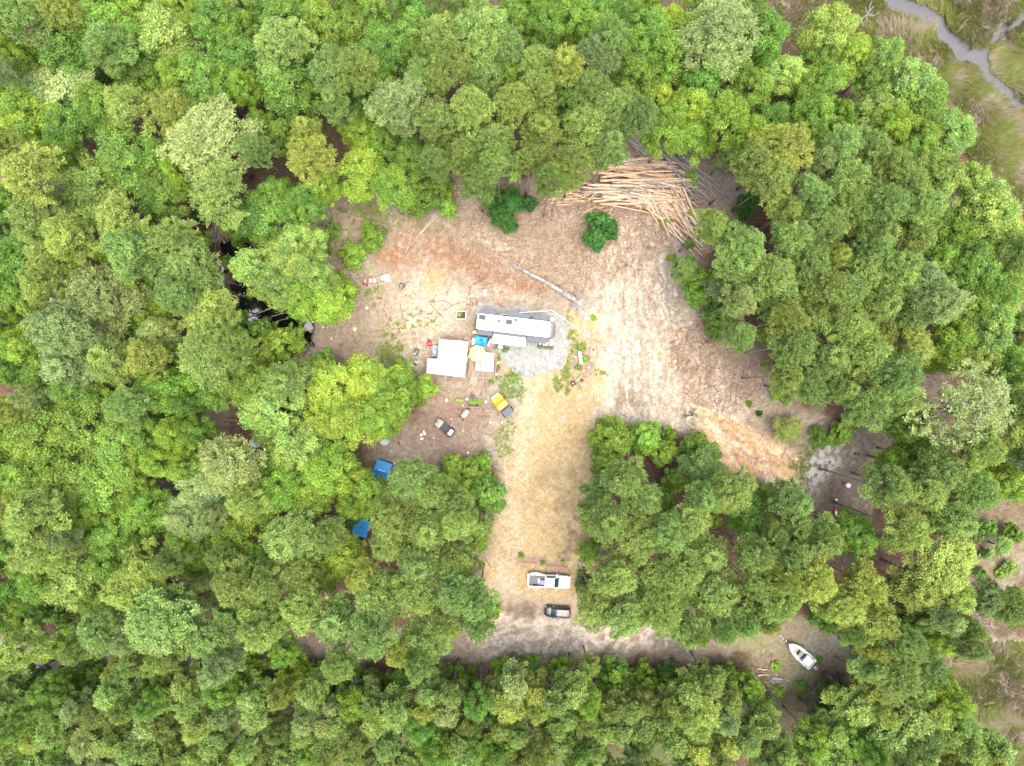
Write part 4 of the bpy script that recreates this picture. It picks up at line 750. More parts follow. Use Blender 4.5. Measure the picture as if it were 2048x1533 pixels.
# poles and sticks lying in the clearing
for (a, b_, c, d, r, m, lab) in [(831, 478, 885, 412, .07, M_TAN, 'left of two long pale poles lying by the north trees'), (840, 470, 886, 419, .09, M_TAN, 'thicker right one of two long pale poles by the north trees'), (812, 506, 837, 420, .05, M_TAN, 'thin straight pole left of the two long pale poles'), (655, 420, 812, 463, .05, M_TAN, 'very long thin pale pole over the green patch at upper left'),
        (742, 514, 766, 488, .05, M_GLOG, 'short thin pole beside the green bush in the west yard'), (864, 305, 900, 372, .09, M_GLOG, 'long grey fallen trunk below the north-west pines'), (870, 330, 912, 385, .06, M_GLOG, 'thin grey fallen trunk beside a thicker one under the north-west pines'),
        (1455, 965, 1500, 975, .13, M_GLOG, 'dark grey log at the lower rim of the orange mound'), (1448, 940, 1482, 958, .12, M_GLOG, 'upper dark log on the lower left rim of the orange mound'), (1435, 945, 1452, 958, .1, M_GLOG, 'short dark log left end of the orange mound rim'),
        (1510, 1338, 1538, 1340, .15, M_TAN, 'upper of two thick pale boards left of the boat'), (1512, 1352, 1540, 1349, .14, M_TAN, 'lower of two thick pale boards left of the boat'), (1518, 1343, 1538, 1347, .06, M_TAN, 'thin pale board between two thicker ones left of the boat'), (1500, 1349, 1509, 1332, .07, M_TAN, 'short slanted board left of the thick pale boards'),
        (1507, 1350, 1519, 1361, .05, M_TAN, 'thin slanted stick below left of the pale boards'), (1542, 1357, 1567, 1358, .24, M_PALEBARK, 'thick pale broken log lying below the boat'), (1543, 1338, 1556, 1354, .12, M_PALEBARK, 'pale limb meeting the thick broken log below the boat'), (1567, 1357, 1595, 1370, .05, M_TAN, 'thin stick trailing right of the thick pale broken log'),
        (1728, 956, 1748, 966, .16, M_GLOG, 'upper grey log under the trees right of the white barrel'), (1730, 962, 1750, 972, .16, M_TAN, 'lower tan log under the trees right of the white barrel'), (808, 940, 838, 925, .07, M_TAN, 'pale stick lying right of the upper blue roof'), (838, 925, 868, 903, .04, M_TAN, 'thin stick pointing up right of the upper blue roof'),
        (1463, 620, 1470, 655, .08, M_GLOG, 'standing-off grey stick in the brush at the east pine edge'), (1465, 760, 1490, 770, .05, M_TAN, 'thin pale stick by the east brush'), (1145, 1100, 1147, 1065, .06, M_TAN, 'thin pale pole at the right edge of the driveway'), (1147, 1065, 1155, 1078, .04, M_TAN, 'short pale stick meeting the pole at the driveway edge'),
        (1158, 1120, 1171, 1165, .14, M_GLOG, 'grey curved log at the right driveway edge above the dull bush'), (1530, 764, 1560, 770, .06, M_GLOG, 'grey pole under the lowest east pines'), (1537, 745, 1600, 742, .05, M_GLOG, 'long grey pole among the east pines'), (965, 1100, 968, 1130, .12, M_GLOG, 'dark rotten log at the left driveway edge'),
        (1056, 1013, 1059, 1032, .05, M_TAN, 'small pale stick on the middle of the driveway'), (916, 1340, 918, 1375, .05, M_TAN, 'thin pale pole standing off the road edge into the bushes'), (1210, 1325, 1248, 1328, .07, M_GLOG, 'pale board lying under the bushes at the road edge'), (985, 932, 1002, 936, .1, M_PALEBARK, 'pale white board beside the bright bush left of the driveway')]:
    if m is M_PALEBARK: pass
    log(a, b_, c, d, groundz(*W((a+c)/2, (b_+d)/2)[:2])+.02, r, m, lab, None, 'pole' if r < .08 else 'log')
# poles across the pond
for k, (a, b_, c, d) in enumerate([(492, 637, 553, 613), (486, 650, 570, 626), (486, 662, 577, 637), (486, 666, 530, 650)]):
    log(a, b_, c, d, -.35, .10, M_PALEBARK, ['uppermost of the long thin trunks lying across the dark pond', 'second from top of the long thin trunks across the dark pond', 'third from top of the long thin trunks across the dark pond', 'lowest and shortest trunk lying across the dark pond'][k], 'trunks across the pond', 'fallen_log')
log(370, 572, 470, 600, .3, .12, M_GLOG, 'grey fallen trunk reaching from the left woods to the pond', None, 'fallen_log'); log(460, 612, 492, 625, -.1, .06, M_PALEBARK, 'thin pale stick dipping into the left side of the pond', None, 'pole')
# brush piles
def brush(px, py, rpx, n, label, cols, seed, z=.7, ang=None, asd=1.5):
    rr = random.Random(seed); w = W(px, py); mb = MB(); rad = rpx*PX
    for i in range(n):
        a = rr.uniform(0, 6.28) if ang is None else ang+rr.gauss(0, asd); q = rad*math.sqrt(rr.random())*.7; b_ = rr.uniform(0, 6.28); c = Vector((math.cos(b_)*q, math.sin(b_)*q, rr.uniform(.05, z)*(1-q/rad*.7))); l_ = rr.uniform(.4, 1.1)*rad; dd = Vector((math.cos(a)*l_/2, math.sin(a)*l_/2, rr.uniform(-.2, .2)))
        m_ = c+Vector((rr.uniform(-.1, .1), rr.uniform(-.1, .1), .08)); r = rr.uniform(.015, .05); mb.mat(rr.randrange(len(cols))).tube([c-dd, m_, c+dd], [r, r*.8, r*.35], 5)
    o = mb.build('brush_pile', cols); o.location = (w.x, w.y, groundz(w.x, w.y)); tag(o, label, 'brush pile'); return o
BR = [M_GLOG, M_TAN, M_PALEBARK]
brush(612, 705, 30, 70, 'tangled brush pile of dead branches at the lower right end of the pond', BR, 1); brush(440, 465, 30, 60, 'tangled pile of dead branches at the upper end of the pond', BR, 2)
brush(1455, 375, 44, 90, 'spread of fine grey slash branches right of the log pile', [M_GLOG], 3, .5, -.6, .5); brush(940, 385, 34, 45, 'scattered slash branches under the pines above the left dark bush', BR, 4, .4)
brush(1555, 1368, 30, 50, 'thin branchy slash below the boat', BR, 5, .3, -.6, .5); brush(1472, 700, 22, 34, 'pale brush heap at the east pine edge', [M_TAN, M_PALEBARK], 6, .4)
brush(1290, 360, 60, 160, 'loose bark strips and broken branches caught between the piled logs', [M_TAN, M_GLOG], 15, 1.7, .05, .6); brush(1352, 430, 50, 110, 'broken branches caught in the right arm of the log pile', [M_TAN, M_GLOG], 16, 1.1, -.9, .6); brush(1230, 318, 24, 40, 'dark brush heap at the upper left of the log pile', [M_GLOG], 7); brush(875, 905, 28, 26, 'scattered pale branches below the tan buggy', [M_TAN, M_PALEBARK], 8, .25)
brush(1380, 828, 9, 30, 'small charred heap of burnt branches on the sand', [M('char', (.035, .03, .03), .9), M_GLOG], 9, .35); brush(1540, 775, 30, 40, 'loose branches under the lowest east pines', BR, 10, .3); brush(590, 590, 26, 40, 'dead branches along the right bank of the pond', BR, 11, .3)
brush(1905, 395, 20, 30, 'grey twiggy brush by the marsh edge at right', [M_PALEBARK], 12, .6); brush(500, 1020, 14, 14, 'dead sticks on the bare soil in the south-west woods', BR, 13, .2)
brush(745, 556, 5, 1, 'lone stick', BR, 14) if False else None
# the big fallen tree with its root plate
root = thing('fallen_tree', W(1100, 567), 0, 'long grey fallen tree with upturned roots above the camper trailer', 'tree'); base = W(1100, 567)
pts = [W(x, y, z)-base for x, y, z in ((1155, 602, .6), (1130, 588, .42), (1095, 566, .34), (1062, 549, .3), (1040, 537, .24), (1016, 526, .18))]
MB().tube(pts, [.44, .40, .35, .29, .22, .09], 10).build('trunk', M('grey_dead_bark', (.33, .31, .285), .9, 0, 1.6, .5, .6), root, smooth=True)
mb = MB(); mb.tube([W(1043, 541, .3)-base, W(1038, 529, .8)-base, W(1034, 522, .9)-base], [.13, .08, .03], 6); 
mb.build('branch', _mc['grey_dead_bark'], root, smooth=True); MB().tube([W(1032, 534, .2)-base, W(1026, 528, .4)-base], [.09, .03], 5).build('branch', _mc['grey_dead_bark'], root, smooth=True)
mb = MB(); rr = random.Random(5); c = W(1160, 607, .5)-base
mb.ball(c, (.55, .7, .55), 10, 6, .2)
for k in range(90):
    a = rr.uniform(0, 6.28); el = rr.uniform(-.2, 1.2); d = Vector((math.cos(a)*math.cos(el), math.sin(a)*math.cos(el), math.sin(el))); l_ = rr.uniform(.7, 2.3); q = d*l_+Vector((rr.uniform(-.3, .3), rr.uniform(-.3, .3), rr.uniform(-.3, .1))); q.z = max(q.z, -.4)
    mb.tube([c+d*.3, c+(d*.5*l_+q*.5)*.6, c+q], [.07, .045, .012], 5)
mb.build('roots', [M('root_wood', (.55, .50, .45), .95, 0, 4, .3, .4)], root)
# stumps
M_STUMP = M('stump_cut', (.66, .56, .42), .85, 0, 6, .12)
for i, (x, y, r) in enumerate([(735, 617, .28), (710, 659, .36), (648, 655, .2), (664, 678, .22), (658, 543, .26), (893, 801, .3), (972, 804, .24), (981, 845, .2), (926, 811, .14), (926, 862, .14), (903, 838, .15), (936, 906, .24), (1004, 845, .22), (1165, 1128, .12), (868, 876, .16)]):
    w = W(x, y); root = thing('tree_stump', (w.x, w.y, groundz(w.x, w.y)), 0, ['round pale stump in the west yard, left of the white sand', 'widest pale stump in the west yard', 'small pale stump at the brown west edge', 'pale stump nearest the pond brush pile', 'pale stump below the wood frames at the bright tree', 'pale stump left of the yellow-green planter', 'pale stump left of the yellow buggy', 'small stump below the yellow buggy', 'tiny stump between planter and garden rack',
        'tiny stump right of the tan buggy', 'small stump above right of the tan buggy', 'pale stump by the bright bush below the tan buggy', 'pale stump on the sandy patch below the yellow buggy', 'tiny pale stump right of the flower bed', 'small stump lower left of the tan buggy'][i], 'stump', 'tree stumps in the yard')
    MB().cyl((0, 0, -.1), (0, 0, .22), r*1.15, r, 12).build('bark', M_BARK, root); MB().cyl((0, 0, .221), (0, 0, .25), r*.97, r*.95, 12).build('cut_top', M_STUMP, root)
# ================================================================== BUILT THINGS
WHITE = M('white_metal', (.80, .81, .82), .45, 0, 3, .04); OFFW = M('off_white', (.72, .71, .68), .5, 0, 3, .07); LGREY = M('light_grey', (.45, .46, .47), .5, 0, 4, .08)
DGREY = M('slate_grey', (.075, .092, .118), .5, 0, 5, .12); BLACK = M('black_plastic', (.02, .02, .022), .5, 0, 6, .2); RUBBER = M('rubber', (.03, .03, .03), .85, 0, 8, .2)
GLASS = M('dark_glass', (.035, .06, .065), .08, 0, 2, .1, 0, .8); STEEL = M('steel', (.42, .42, .43), .35, .8, 5, .1); REDP = M('red_plastic', (.60, .03, .035), .45, 0, 4, .1); YELP = M('yellow_paint', (.80, .52, .035), .4, 0, 3, .08)
CREAM = M('cream_canvas', (.80, .60, .26), .8, 0, 3, .06); BLUET = M('blue_tarp', (.015, .33, .80), .45, 0, 2, .15, .3); BLUER = M('blue_metal_roof', (.012, .36, .80), .35, 0, 3, .1); CANVAS = M('white_canvas', (.82, .80, .78), .75, 0, 3, .04)
ORNG = M('orange_plastic', (.72, .22, .06), .5); CLAYP = M('terracotta', (.36, .14, .07), .8, 0, 8, .15); GREENP = M('green_paint', (.10, .19, .13), .6, 0, 5, .15); BROWNR = M('rusty_steel', (.15, .06, .03), .85, 0, 7, .35, .3); AMBER = M('lamp_red', (.45, .01, .01), .25)
SOIL = M('potting_soil', (.07, .045, .03), .95, 0, 8, .3, .4); BUCKB = M('blue_grey_plastic', (.28, .36, .46), .5); CARBLK = M('black_car_paint', (.045, .05, .06), .25, .2, 2, .08, 0, .7); TRUCKW = M('white_car_paint', (.80, .81, .82), .25, 0, 2, .03, 0, .6)
LIMEP = M('lime_leaf_planter', (.30, .46, .03), .6, 0, 9, .25); PINKG = M('pinkish_grey_cover', (.50, .43, .44), .8, 0, 3, .12, .5); TANP = M('tan_paint', (.43, .40, .33), .5, 0, 4, .1); BRICK = M('brick_red', (.42, .20, .14), .9, 0, 7, .2); STONE = M('flat_stone', (.42, .38, .36), .85, 0, 5, .2, .3); SIDING = M('grey_siding', (.22, .23, .24), .6, 0, 4, .1)
def woodmat(name, col, wscale=8.):
    if name in _mc: return _mc[name]
    m, nt, b = newmat(name); N = nt.nodes; L = nt.links; tc = N.new('ShaderNodeTexCoord'); mp = N.new('ShaderNodeMapping'); mp.inputs['Scale'].default_value = (7, .7, 7); nz = N.new('ShaderNodeTexNoise'); nz.inputs['Scale'].default_value = 1.; nz.inputs['Detail'].default_value = 6
    L.new(tc.outputs['Object'], mp.inputs[0]); L.new(mp.outputs[0], nz.inputs['Vector']); rp = N.new('ShaderNodeMapRange'); rp.inputs[1].default_value = .25; rp.inputs[2].default_value = .75; rp.inputs[3].default_value = .6; rp.inputs[4].default_value = 1.3; L.new(nz.outputs[0], rp.inputs[0])
    mx = N.new('ShaderNodeVectorMath'); mx.operation = 'SCALE'; mx.inputs[0].default_value = col; L.new(rp.outputs[0], mx.inputs['Scale']); L.new(mx.outputs[0], b.inputs['Base Color']); b.inputs['Roughness'].default_value = .8; _mc[name] = m; return m
PLANK = woodmat('deck_plank', (.27, .21, .145)); PLANK2 = woodmat('pale_plank', (.30, .24, .175))
def metalroof(name, col):
    m, nt, b = newmat(name); N = nt.nodes; L = nt.links; tc = N.new('ShaderNodeTexCoord'); nz = N.new('ShaderNodeTexNoise'); nz.inputs['Scale'].default_value = 1.2; nz.inputs['Detail'].default_value = 5; L.new(tc.outputs['Object'], nz.inputs['Vector'])
    rp = N.new('ShaderNodeMapRange'); rp.inputs[1].default_value = .3; rp.inputs[2].default_value = .7; rp.inputs[3].default_value = .93; rp.inputs[4].default_value = 1.05; L.new(nz.outputs[0], rp.inputs[0]); mx = N.new('ShaderNodeVectorMath'); mx.operation = 'SCALE'; mx.inputs[0].default_value = col; L.new(rp.outputs[0], mx.inputs['Scale']); L.new(mx.outputs[0], b.inputs['Base Color']); b.inputs['Roughness'].default_value = .4; return m
ROOF_SHADED = metalroof('white_corrugated_roof', (.23, .245, .27))  # white metal greyed: the west slope's weaker light is painted into it
def rrect(w, h, r, n=4):
    P = []
    for cx_, cy_, a0 in ((w/2-r, h/2-r, 0), (-w/2+r, h/2-r, 90), (-w/2+r, -h/2+r, 180), (w/2-r, -h/2+r, 270)):
        for i in range(n+1): a = R(a0+90*i/n); P.append((cx_+r*math.cos(a), cy_+r*math.sin(a)))
    return P
def put(name, px, py, rz, label, cat, group=None, z=None):
    w = W(px, py); return thing(name, (w.x, w.y, groundz(w.x, w.y) if z is None else z), R(rz), label, cat, group)
def wheel(parent, x, y, r=.36, w=.24, rim=STEEL):
    t = MB(); prof = [(-w/2, r*.62), (-w/2, r*.94), (-w*.36, r), (w*.36, r), (w/2, r*.94), (w/2, r*.62)]; n = 16; t.loft([[(x+q*math.cos(2*math.pi*i/n), y+a, r+q*math.sin(2*math.pi*i/n)) for i in range(n)] for a, q in prof]); o = t.build('wheel', RUBBER, parent, smooth=True)
    MB().cyl((x, y-w/2-.005, r), (x, y+w/2+.005, r), r*.6, None, 12).build('rim', rim, o); return o

# ---- camper trailer ------------------------------------------------
T = put('camper_trailer', 1033, 652, -6.8, 'long white fifth-wheel camper trailer with grey slide-outs parked on the gravel', 'camper trailer', z=.0); T.location = W(1033, 652, 3.8)-Vector((0, 0, 3.8))
b = MB(); secs = []
for x, hw, zt, zb in ((-6.0, 1.12, 3.62, .75), (-5.85, 1.2, 3.72, .65), (-2, 1.22, 3.76, .6), (2.4, 1.22, 3.78, .6), (2.6, 1.22, 3.78, 1.35), (4.9, 1.2, 3.72, 1.35), (5.5, 1.1, 3.45, 1.45), (5.9, .9, 2.9, 1.6), (6.02, .7, 2.3, 1.75)):
    secs.append([(x, -hw, zb), (x, -hw, zt-.12), (x, -hw+.1, zt), (x, hw-.1, zt), (x, hw, zt-.12), (x, hw, zb)])
b.loft(secs[:7]); b.build('body', SIDING, T)
b = MB(); b.loft(secs[6:]); b.build('nose_cap', M('nose_cap_grey', (.22, .205, .20), .35), T, bevel=.03)
b = MB(); rs = []
for x, hw, zt in ((-6.04, 1.06, 3.66), (-5.9, 1.16, 3.75), (-5.6, 1.2, 3.80), (4.6, 1.2, 3.80), (4.95, 1.16, 3.76), (5.1, 1.1, 3.70)):
    rs.append([(x, -hw, zt-.03), (x, -hw*.5, zt+.03), (x, 0, zt+.05), (x, hw*.5, zt+.03), (x, hw, zt-.03), (x, hw, zt-.1), (x, -hw, zt-.1)])
b.loft(rs); b.build('roof', M('rubber_roof_white', (.84, .84, .82), .6, 0, 1.4, .05), T, smooth=False)
for x, y in ((-5.25, .72), (-1.2, .5)):
    u = MB().box((x, y-.1, 4.02), (1.08, .76, .28)).build('roof_air_conditioner', M('ac_cover', (.10, .105, .12), .5), T, bevel=.06)
    MB().box((x, y-.1, 4.175), (.7, .44, .02)).build('grille', BLACK, u)
for x, y in ((-2.7, .42), (-.18, .82)): MB().box((x, y, 3.93), (.46, .46, .14)).build('roof_vent', M('vent_dark', (.09, .1, .11), .5), T, bevel=.03)
MB().box((-3.2, .95, 3.865), (.6, .5, .05)).build('skylight', M('skylight_cream', (.75, .70, .6), .3), T, bevel=.02)
for x, y in ((1.7, -.72), (-3.9, .3), (.6, .5), (3.4, .1)): MB().cyl((x, y, 3.8), (x, y, 3.93), .07, None, 8).build('vent_pipe', OFFW, T)
def slide(x0, x1, side, d, zt=3.3, nm='slide_out'):
    y0, y1 = (1.2, 1.2+d) if side > 0 else (-1.2-d, -1.2)
    s_ = MB().box(((x0+x1)/2, (y0+y1)/2, (zt+.95)/2), (x1-x0, y1-y0, zt-.95)).build(nm, SIDING, T)
    MB().box(((x0+x1)/2, (y0+y1)/2, zt+.03), (x1-x0+.06, y1-y0+.04, .05)).build('slide_topper', DGREY, s_)
    if x1-x0 > 1.5: MB().box(((x0+x1)/2, (y1 if side > 0 else y0), 2.3), ((x1-x0)*.5, .03, .7)).build('window', GLASS, s_)
slide(-5.6, -3.35, 1, .78); slide(-1.4, 1.75, 1, .8); slide(2.5, 4.7, 1, .78); slide(-5.75, -3.55, -1, .72, 3.0); slide(1.8, 4.9, -1, .85, 3.0)
a = MB(); a.slab([(-3.35, -1.62, 3.1), (-3.45, -3.0, 2.65), (1.7, -3.0, 2.65), (1.65, -1.62, 3.1)], .05); aw = a.build('awning', CANVAS, T)
MB().cyl((-3.45, -2.97, 2.64), (1.7, -2.97, 2.64), .055, None, 8).build('awning_roller', LGREY, aw)
for x in (-3.4, 1.65): MB().cyl((x, -1.24, 1.1), (x, -2.93, 2.62), .03, None, 6).build('awning_arm', LGREY, aw)
MB().box((-.85, -1.43, 3.2), (5.0, .4, .14)).build('awning_housing', DGREY, T)
MB().box((-.3, -1.235, 1.7), (.75, .04, 1.9)).build('door', OFFW, T)
for x in (-1.6, -.7, .2): 
    for y in (-1.02, 1.02): wheel(T, x-1.6, y, .37, .22)
for y in (-.75, .75): MB().box((4.6, y, .7), (.12, .12, 1.4)).build('landing_leg', STEEL, T)
MB().box((-6.2, 0, .6), (.4, 2.1, .16)).build('rear_bumper', BLACK, T, bevel=.02)
# white drain hose
pts = [W(997, 631.5, .5), W(1040, 626, .35), W(1103, 621, .12)]; MB().tube(pts+[W(1105, 621.5, .1), W(1130, 640, .1), W(1162, 663, .1)], .055, 6).build('water_pipe', WHITE, None)
tag(bpy.data.objects['water_pipe'], 'long white pipe bent round the north-east side of the camper trailer', 'pipe')
# white tank
T = put('propane_tank', 1103, 640, 0, 'round white tank standing at the front right corner of the camper trailer', 'tank')
t = MB(); t.loft([[(r*math.cos(a), r*math.sin(a), z) for a in [2*math.pi*i/16 for i in range(16)]] for r, z in ((.3, 0), (.38, .1), (.41, .5), (.38, .75), (.26, .92), (.07, .99))]); t.build('body', WHITE, T, smooth=True); MB().cyl((0, 0, .98), (0, 0, 1.1), .09, None, 8).build('valve', STEEL, T)

# ---- white shed ---------------------------------------------------
ZR = 2.7
def LW(px, py, z=ZR): return W(px, py, z)
sh = thing('white_shed', (LW(895, 716).x, LW(895, 716).y, 0), 0, 'L-shaped shed with a ribbed white metal roof beside the wooden deck', 'shed'); off = Vector((LW(895, 716).x, LW(895, 716).y, 0))
def q(px, py, z): return W(px, py, z)-off
r0, r1 = (905, 680.8), (899, 751.5)          # ridge
tl, tr2, br, bl, n1, n2 = (878.2, 677.9), (936.3, 683.7), (928.8, 755), (852.5, 746.8), (855, 717), (874.9, 717)
def lerp2(a, b_, t): return (a[0]+(b_[0]-a[0])*t, a[1]+(b_[1]-a[1])*t)
east = MB(); 
east.slab([q(*r0, 3.05), q(*r1, 3.05), q(*br, 2.7), q(*tr2, 2.7)], .05); east.build('smooth_roof_half', metalroof('white_roof_new', (.82, .83, .84)), sh)
west = MB()
rn = lerp2(r0, r1, .53)   # ribbed west half in two widths
def ribs(A, B, Cc, D, zr, ze, n):
    """A-B ridge, D-C eave; ribs run from ridge to eave"""
    for i in range(n):
        t0, t1 = i/n, (i+.62)/n; a, b_ = lerp2(A, B, t0), lerp2(A, B, t1); d, c = lerp2(D, Cc, t0), lerp2(D, Cc, t1)
        west.slab([q(*a, zr), q(*d, ze), q(*c, ze), q(*b_, zr)], .035)
        west.mat(1); a, b_ = lerp2(A, B, (i+.6)/n), lerp2(A, B, (i+1.02)/n); d, c = lerp2(D, Cc, (i+.6)/n), lerp2(D, Cc, (i+1.02)/n)
        west.slab([q(*a, zr+.05), q(*d, ze+.05), q(*c, ze+.05), q(*b_, zr+.05)], .03); west.mat(0)
ribs(r0, rn, n2, tl, 3.05, 2.75, 11); ribs(rn, r1, bl, n1, 3.05, 2.55, 10)
west.build('ribbed_roof_half', [ROOF_SHADED, metalroof('roof_rib', (.40, .42, .44))], sh)  # darker pans and lighter ribs paint the shadows between ribs
MB().tube([q(*r0, 3.1), q(*r1, 3.1)], .06, 6).build('ridge_cap', WHITE, sh)
def inset(P, k=.93):
    cx_ = sum(p[0] for p in P)/len(P); cy_ = sum(p[1] for p in P)/len(P); return [(cx_+(p[0]-cx_)*k, cy_+(p[1]-cy_)*k) for p in P]
P = [q(*p, 2.5) for p in (bl, br, tr2, tl, n2, n1)]; MB().prism(inset([(p.x, p.y) for p in P]), 0, 2.48).build('walls', SIDING, sh)
pp = q(935, 720, 1.2); MB().box((pp.x-.05, pp.y, 1.05), (.08, .9, 2.0), R(-5)).build('door', OFFW, sh)
fascia = MB()
for A, B, z in ((tr2, br, 2.62), (bl, br, 2.5), (tl, tr2, 2.66)): fascia.tube([q(*A, z), q(*B, z)], .05, 4)
fascia.build('fascia', PLANK2, sh)
# junk under clear plastic against the shed
def tarp(name, corners, z, amp, mat, label, cat, seed, n=14, freq=1.5):
    c = [W(*p, z) for p in corners]; o_ = sum(c, Vector())/4; mb = MB(); V = []
    for j in range(n+1):
        for i in range(n+1):
            u, v = i/n, j/n; p = (c[0]*(1-u)+c[1]*u)*(1-v)+(c[3]*(1-u)+c[2]*u)*v
            hh = float(fbm(np.array([p.x*freq]), np.array([p.y*freq]), 1., seed, 3)[0])-.5; e = min(u, 1-u, v, 1-v); V.append((p.x-o_.x, p.y-o_.y, z+hh*amp-(.35*z if e < .01 else 0)))
    nn = len(V); V2 = [(x, y, max(.02, zz-.05)) for x, y, zz in V]; F_ = []
    for j in range(n):
        for i in range(n): a = j*(n+1)+i; F_ += [(a, a+1, a+n+2, a+n+1), (nn+a+n+1, nn+a+n+2, nn+a+1, nn+a)]
    rim_ = [i for i in range(n+1)]+[j*(n+1)+n for j in range(1, n+1)]+[n*(n+1)+i for i in range(n-1, -1, -1)]+[j*(n+1) for j in range(n-1, 0, -1)]
    for k in range(len(rim_)): a, b_ = rim_[k], rim_[(k+1) % len(rim_)]; F_.append((b_, a, nn+a, nn+b_))
    mb.add(V+V2, F_); o = mb.build(name, mat, None, smooth=False); o.location = (o_.x, o_.y, 0); tag(o, label, cat); return o
tarp('plastic_sheet', [(865, 689), (877, 690), (874, 716), (862, 715)], .7, .5, M('clear_plastic', (.36, .40, .44), .25, 0, 3, .3, .3), 'crumpled grey plastic sheet over a heap in the notch of the white shed', 'plastic sheet', 3)
T = put('wheelbarrow', 859.5, 688, -80, 'red wheelbarrow with pale wooden handles at the shed upper left corner', 'wheelbarrow')
t = MB(); t.loft([[(x*s_, y*s_, z) for x, y in rrect(.8, .66, .15)] for s_, z in ((.55, .3), (1, .62), (1.05, .63), (.95, .6), (.5, .34))]); t.build('tray', REDP, T)
for y in (-.22, .22): MB().cyl((-.4, y*.5, .3), (1.75, y*.6, .42), .03, .03, 6).build('handle', PLANK2, T)
wheel(T, -.55, 0, .2, .1)
for y in (-.2, .2): MB().cyl((.35, y, 0), (.35, y, .36), .02, None, 6).build('leg', STEEL, T)

# ---- deck -----------------------------------------------------------
D = thing('wooden_deck', (W(966, 726, .6).x, W(966, 726, .6).y, 0), R(-6), 'raised wooden plank deck between the white shed and the gravel pad', 'deck'); dk = MB(); Wd, Ld = 4.3, 4.75
n = 20
for i in range(n): dk.box((-Wd/2+(i+.5)*Wd/n, random.uniform(-.02, .02), .6), (Wd/n-.05, Ld, .045))
dk.build('floor_boards', PLANK, D); fr = MB(); fr.box((0, 0, .5), (Wd-.1, Ld-.1, .13)); fr.build('joists', M('old_timber', (.2, .15, .11), .9), D)
for x in (-1.95, 0, 1.95):
    for y in (-2.2, 2.2): MB().box((x, y, .2), (.12, .12, .5)).build('post', M('old_timber', (.2, .15, .11), .9), D)
rail = MB()
for k in range(14): rail.box((-.4+k*.19, -2.33, .95), (.05, .04, .75))
rail.box((.85, -2.33, 1.34), (2.65, .11, .04)); rail.build('railing', PLANK2, D)
rail = MB()
for k in range(12): rail.box((2.1, -2.1+k*.2, .95), (.04, .05, .75))
rail.box((2.1, -1.0, 1.34), (.11, 2.4, .04)); rail.build('railing', PLANK2, D)
st = MB()
for k in range(5): st.box((-1.15+.0, -2.45-.28*k, .5-.11*k), (1.15, .27, .05))
so_ = st.build('steps', PLANK2, D)
for x in (-1.72, -.58): MB().slab([(x, -2.4, .58), (x, -3.75, .1), (x, -3.75, -.02), (x, -2.4, .4)], .05).build('stringer', PLANK2, so_)
T = thing('side_deck', (W(960, 690, .55).x, W(960, 690, .55).y, 0), R(-6), 'narrow plank platform linking the deck to the camper under the blue tarp', 'deck'); dk = MB()
for i in range(9): dk.box((0, -.65+i*.155, .5), (3.6, .135, .045))
dk.build('floor_boards', PLANK2, T); MB().box((0, 0, .4), (3.5, 1.2, .12)).build('joists', M('old_timber', (.2, .15, .11), .9), T)
# umbrella
T = thing('patio_umbrella', (W(954.8, 707.5, 2.6).x, W(954.8, 707.5, 2.6).y, .62), R(10), 'open cream-yellow patio umbrella on the wooden deck', 'umbrella')
u = MB(); ra, nn = 1.32, 8; V = [(0, 0, 2.35)]+[(ra*math.cos(2*math.pi*i/nn), ra*math.sin(2*math.pi*i/nn), 1.9) for i in range(nn)]+[(0, 0, 2.31)]+[(ra*math.cos(2*math.pi*i/nn), ra*math.sin(2*math.pi*i/nn), 1.86) for i in range(nn)]
u.add(V, [(0, 1+i, 1+(i+1) % nn) for i in range(nn)]+[(nn+1, nn+2+(i+1) % nn, nn+2+i) for i in range(nn)]+[(1+(i+1) % nn, 1+i, nn+2+i, nn+2+(i+1) % nn) for i in range(nn)]); u.build('canopy', CREAM, T)
MB().cyl((0, 0, 0), (0, 0, 2.42), .025, None, 8).build('pole', STEEL, T); MB().cyl((0, 0, 0), (0, 0, .08), .28, .25, 14).build('base', BLACK, T)
rb = MB()
for i in range(8): a = 2*math.pi*i/8; rb.cyl((0, 0, 2.29), (ra*.97*math.cos(a), ra*.97*math.sin(a), 1.84), .012, None, 4)
rb.build('ribs', STEEL, T)
# white canopy
T = thing('canopy_tent', (W(975, 724.5, 2.4).x, W(975, 724.5, 2.4).y, .62), R(-3), 'rectangular white canvas canopy standing on the right half of the deck', 'canopy')
c = MB(); V = [(-.92, -1.4, 1.75), (.92, -1.4, 1.75), (.92, 1.4, 1.75), (-.92, 1.4, 1.75), (0, -.9, 1.93), (0, .9, 1.93)]
V2 = [(x, y, z-.05) for x, y, z in V]; top = [(0, 1, 4), (1, 2, 5, 4), (2, 3, 5), (3, 0, 4, 5)]
c.add(V+V2, top+[tuple(6+i for i in reversed(f)) for f in top]+[(1, 0, 6, 7), (2, 1, 7, 8), (3, 2, 8, 9), (0, 3, 9, 6)]); c.build('canvas', CANVAS, T)
for x in (-.86, .86):
    for y in (-1.33, 1.33): MB().cyl((x, y, 0), (x, y, 1.75), .025, None, 6).build('pole', OFFW, T)
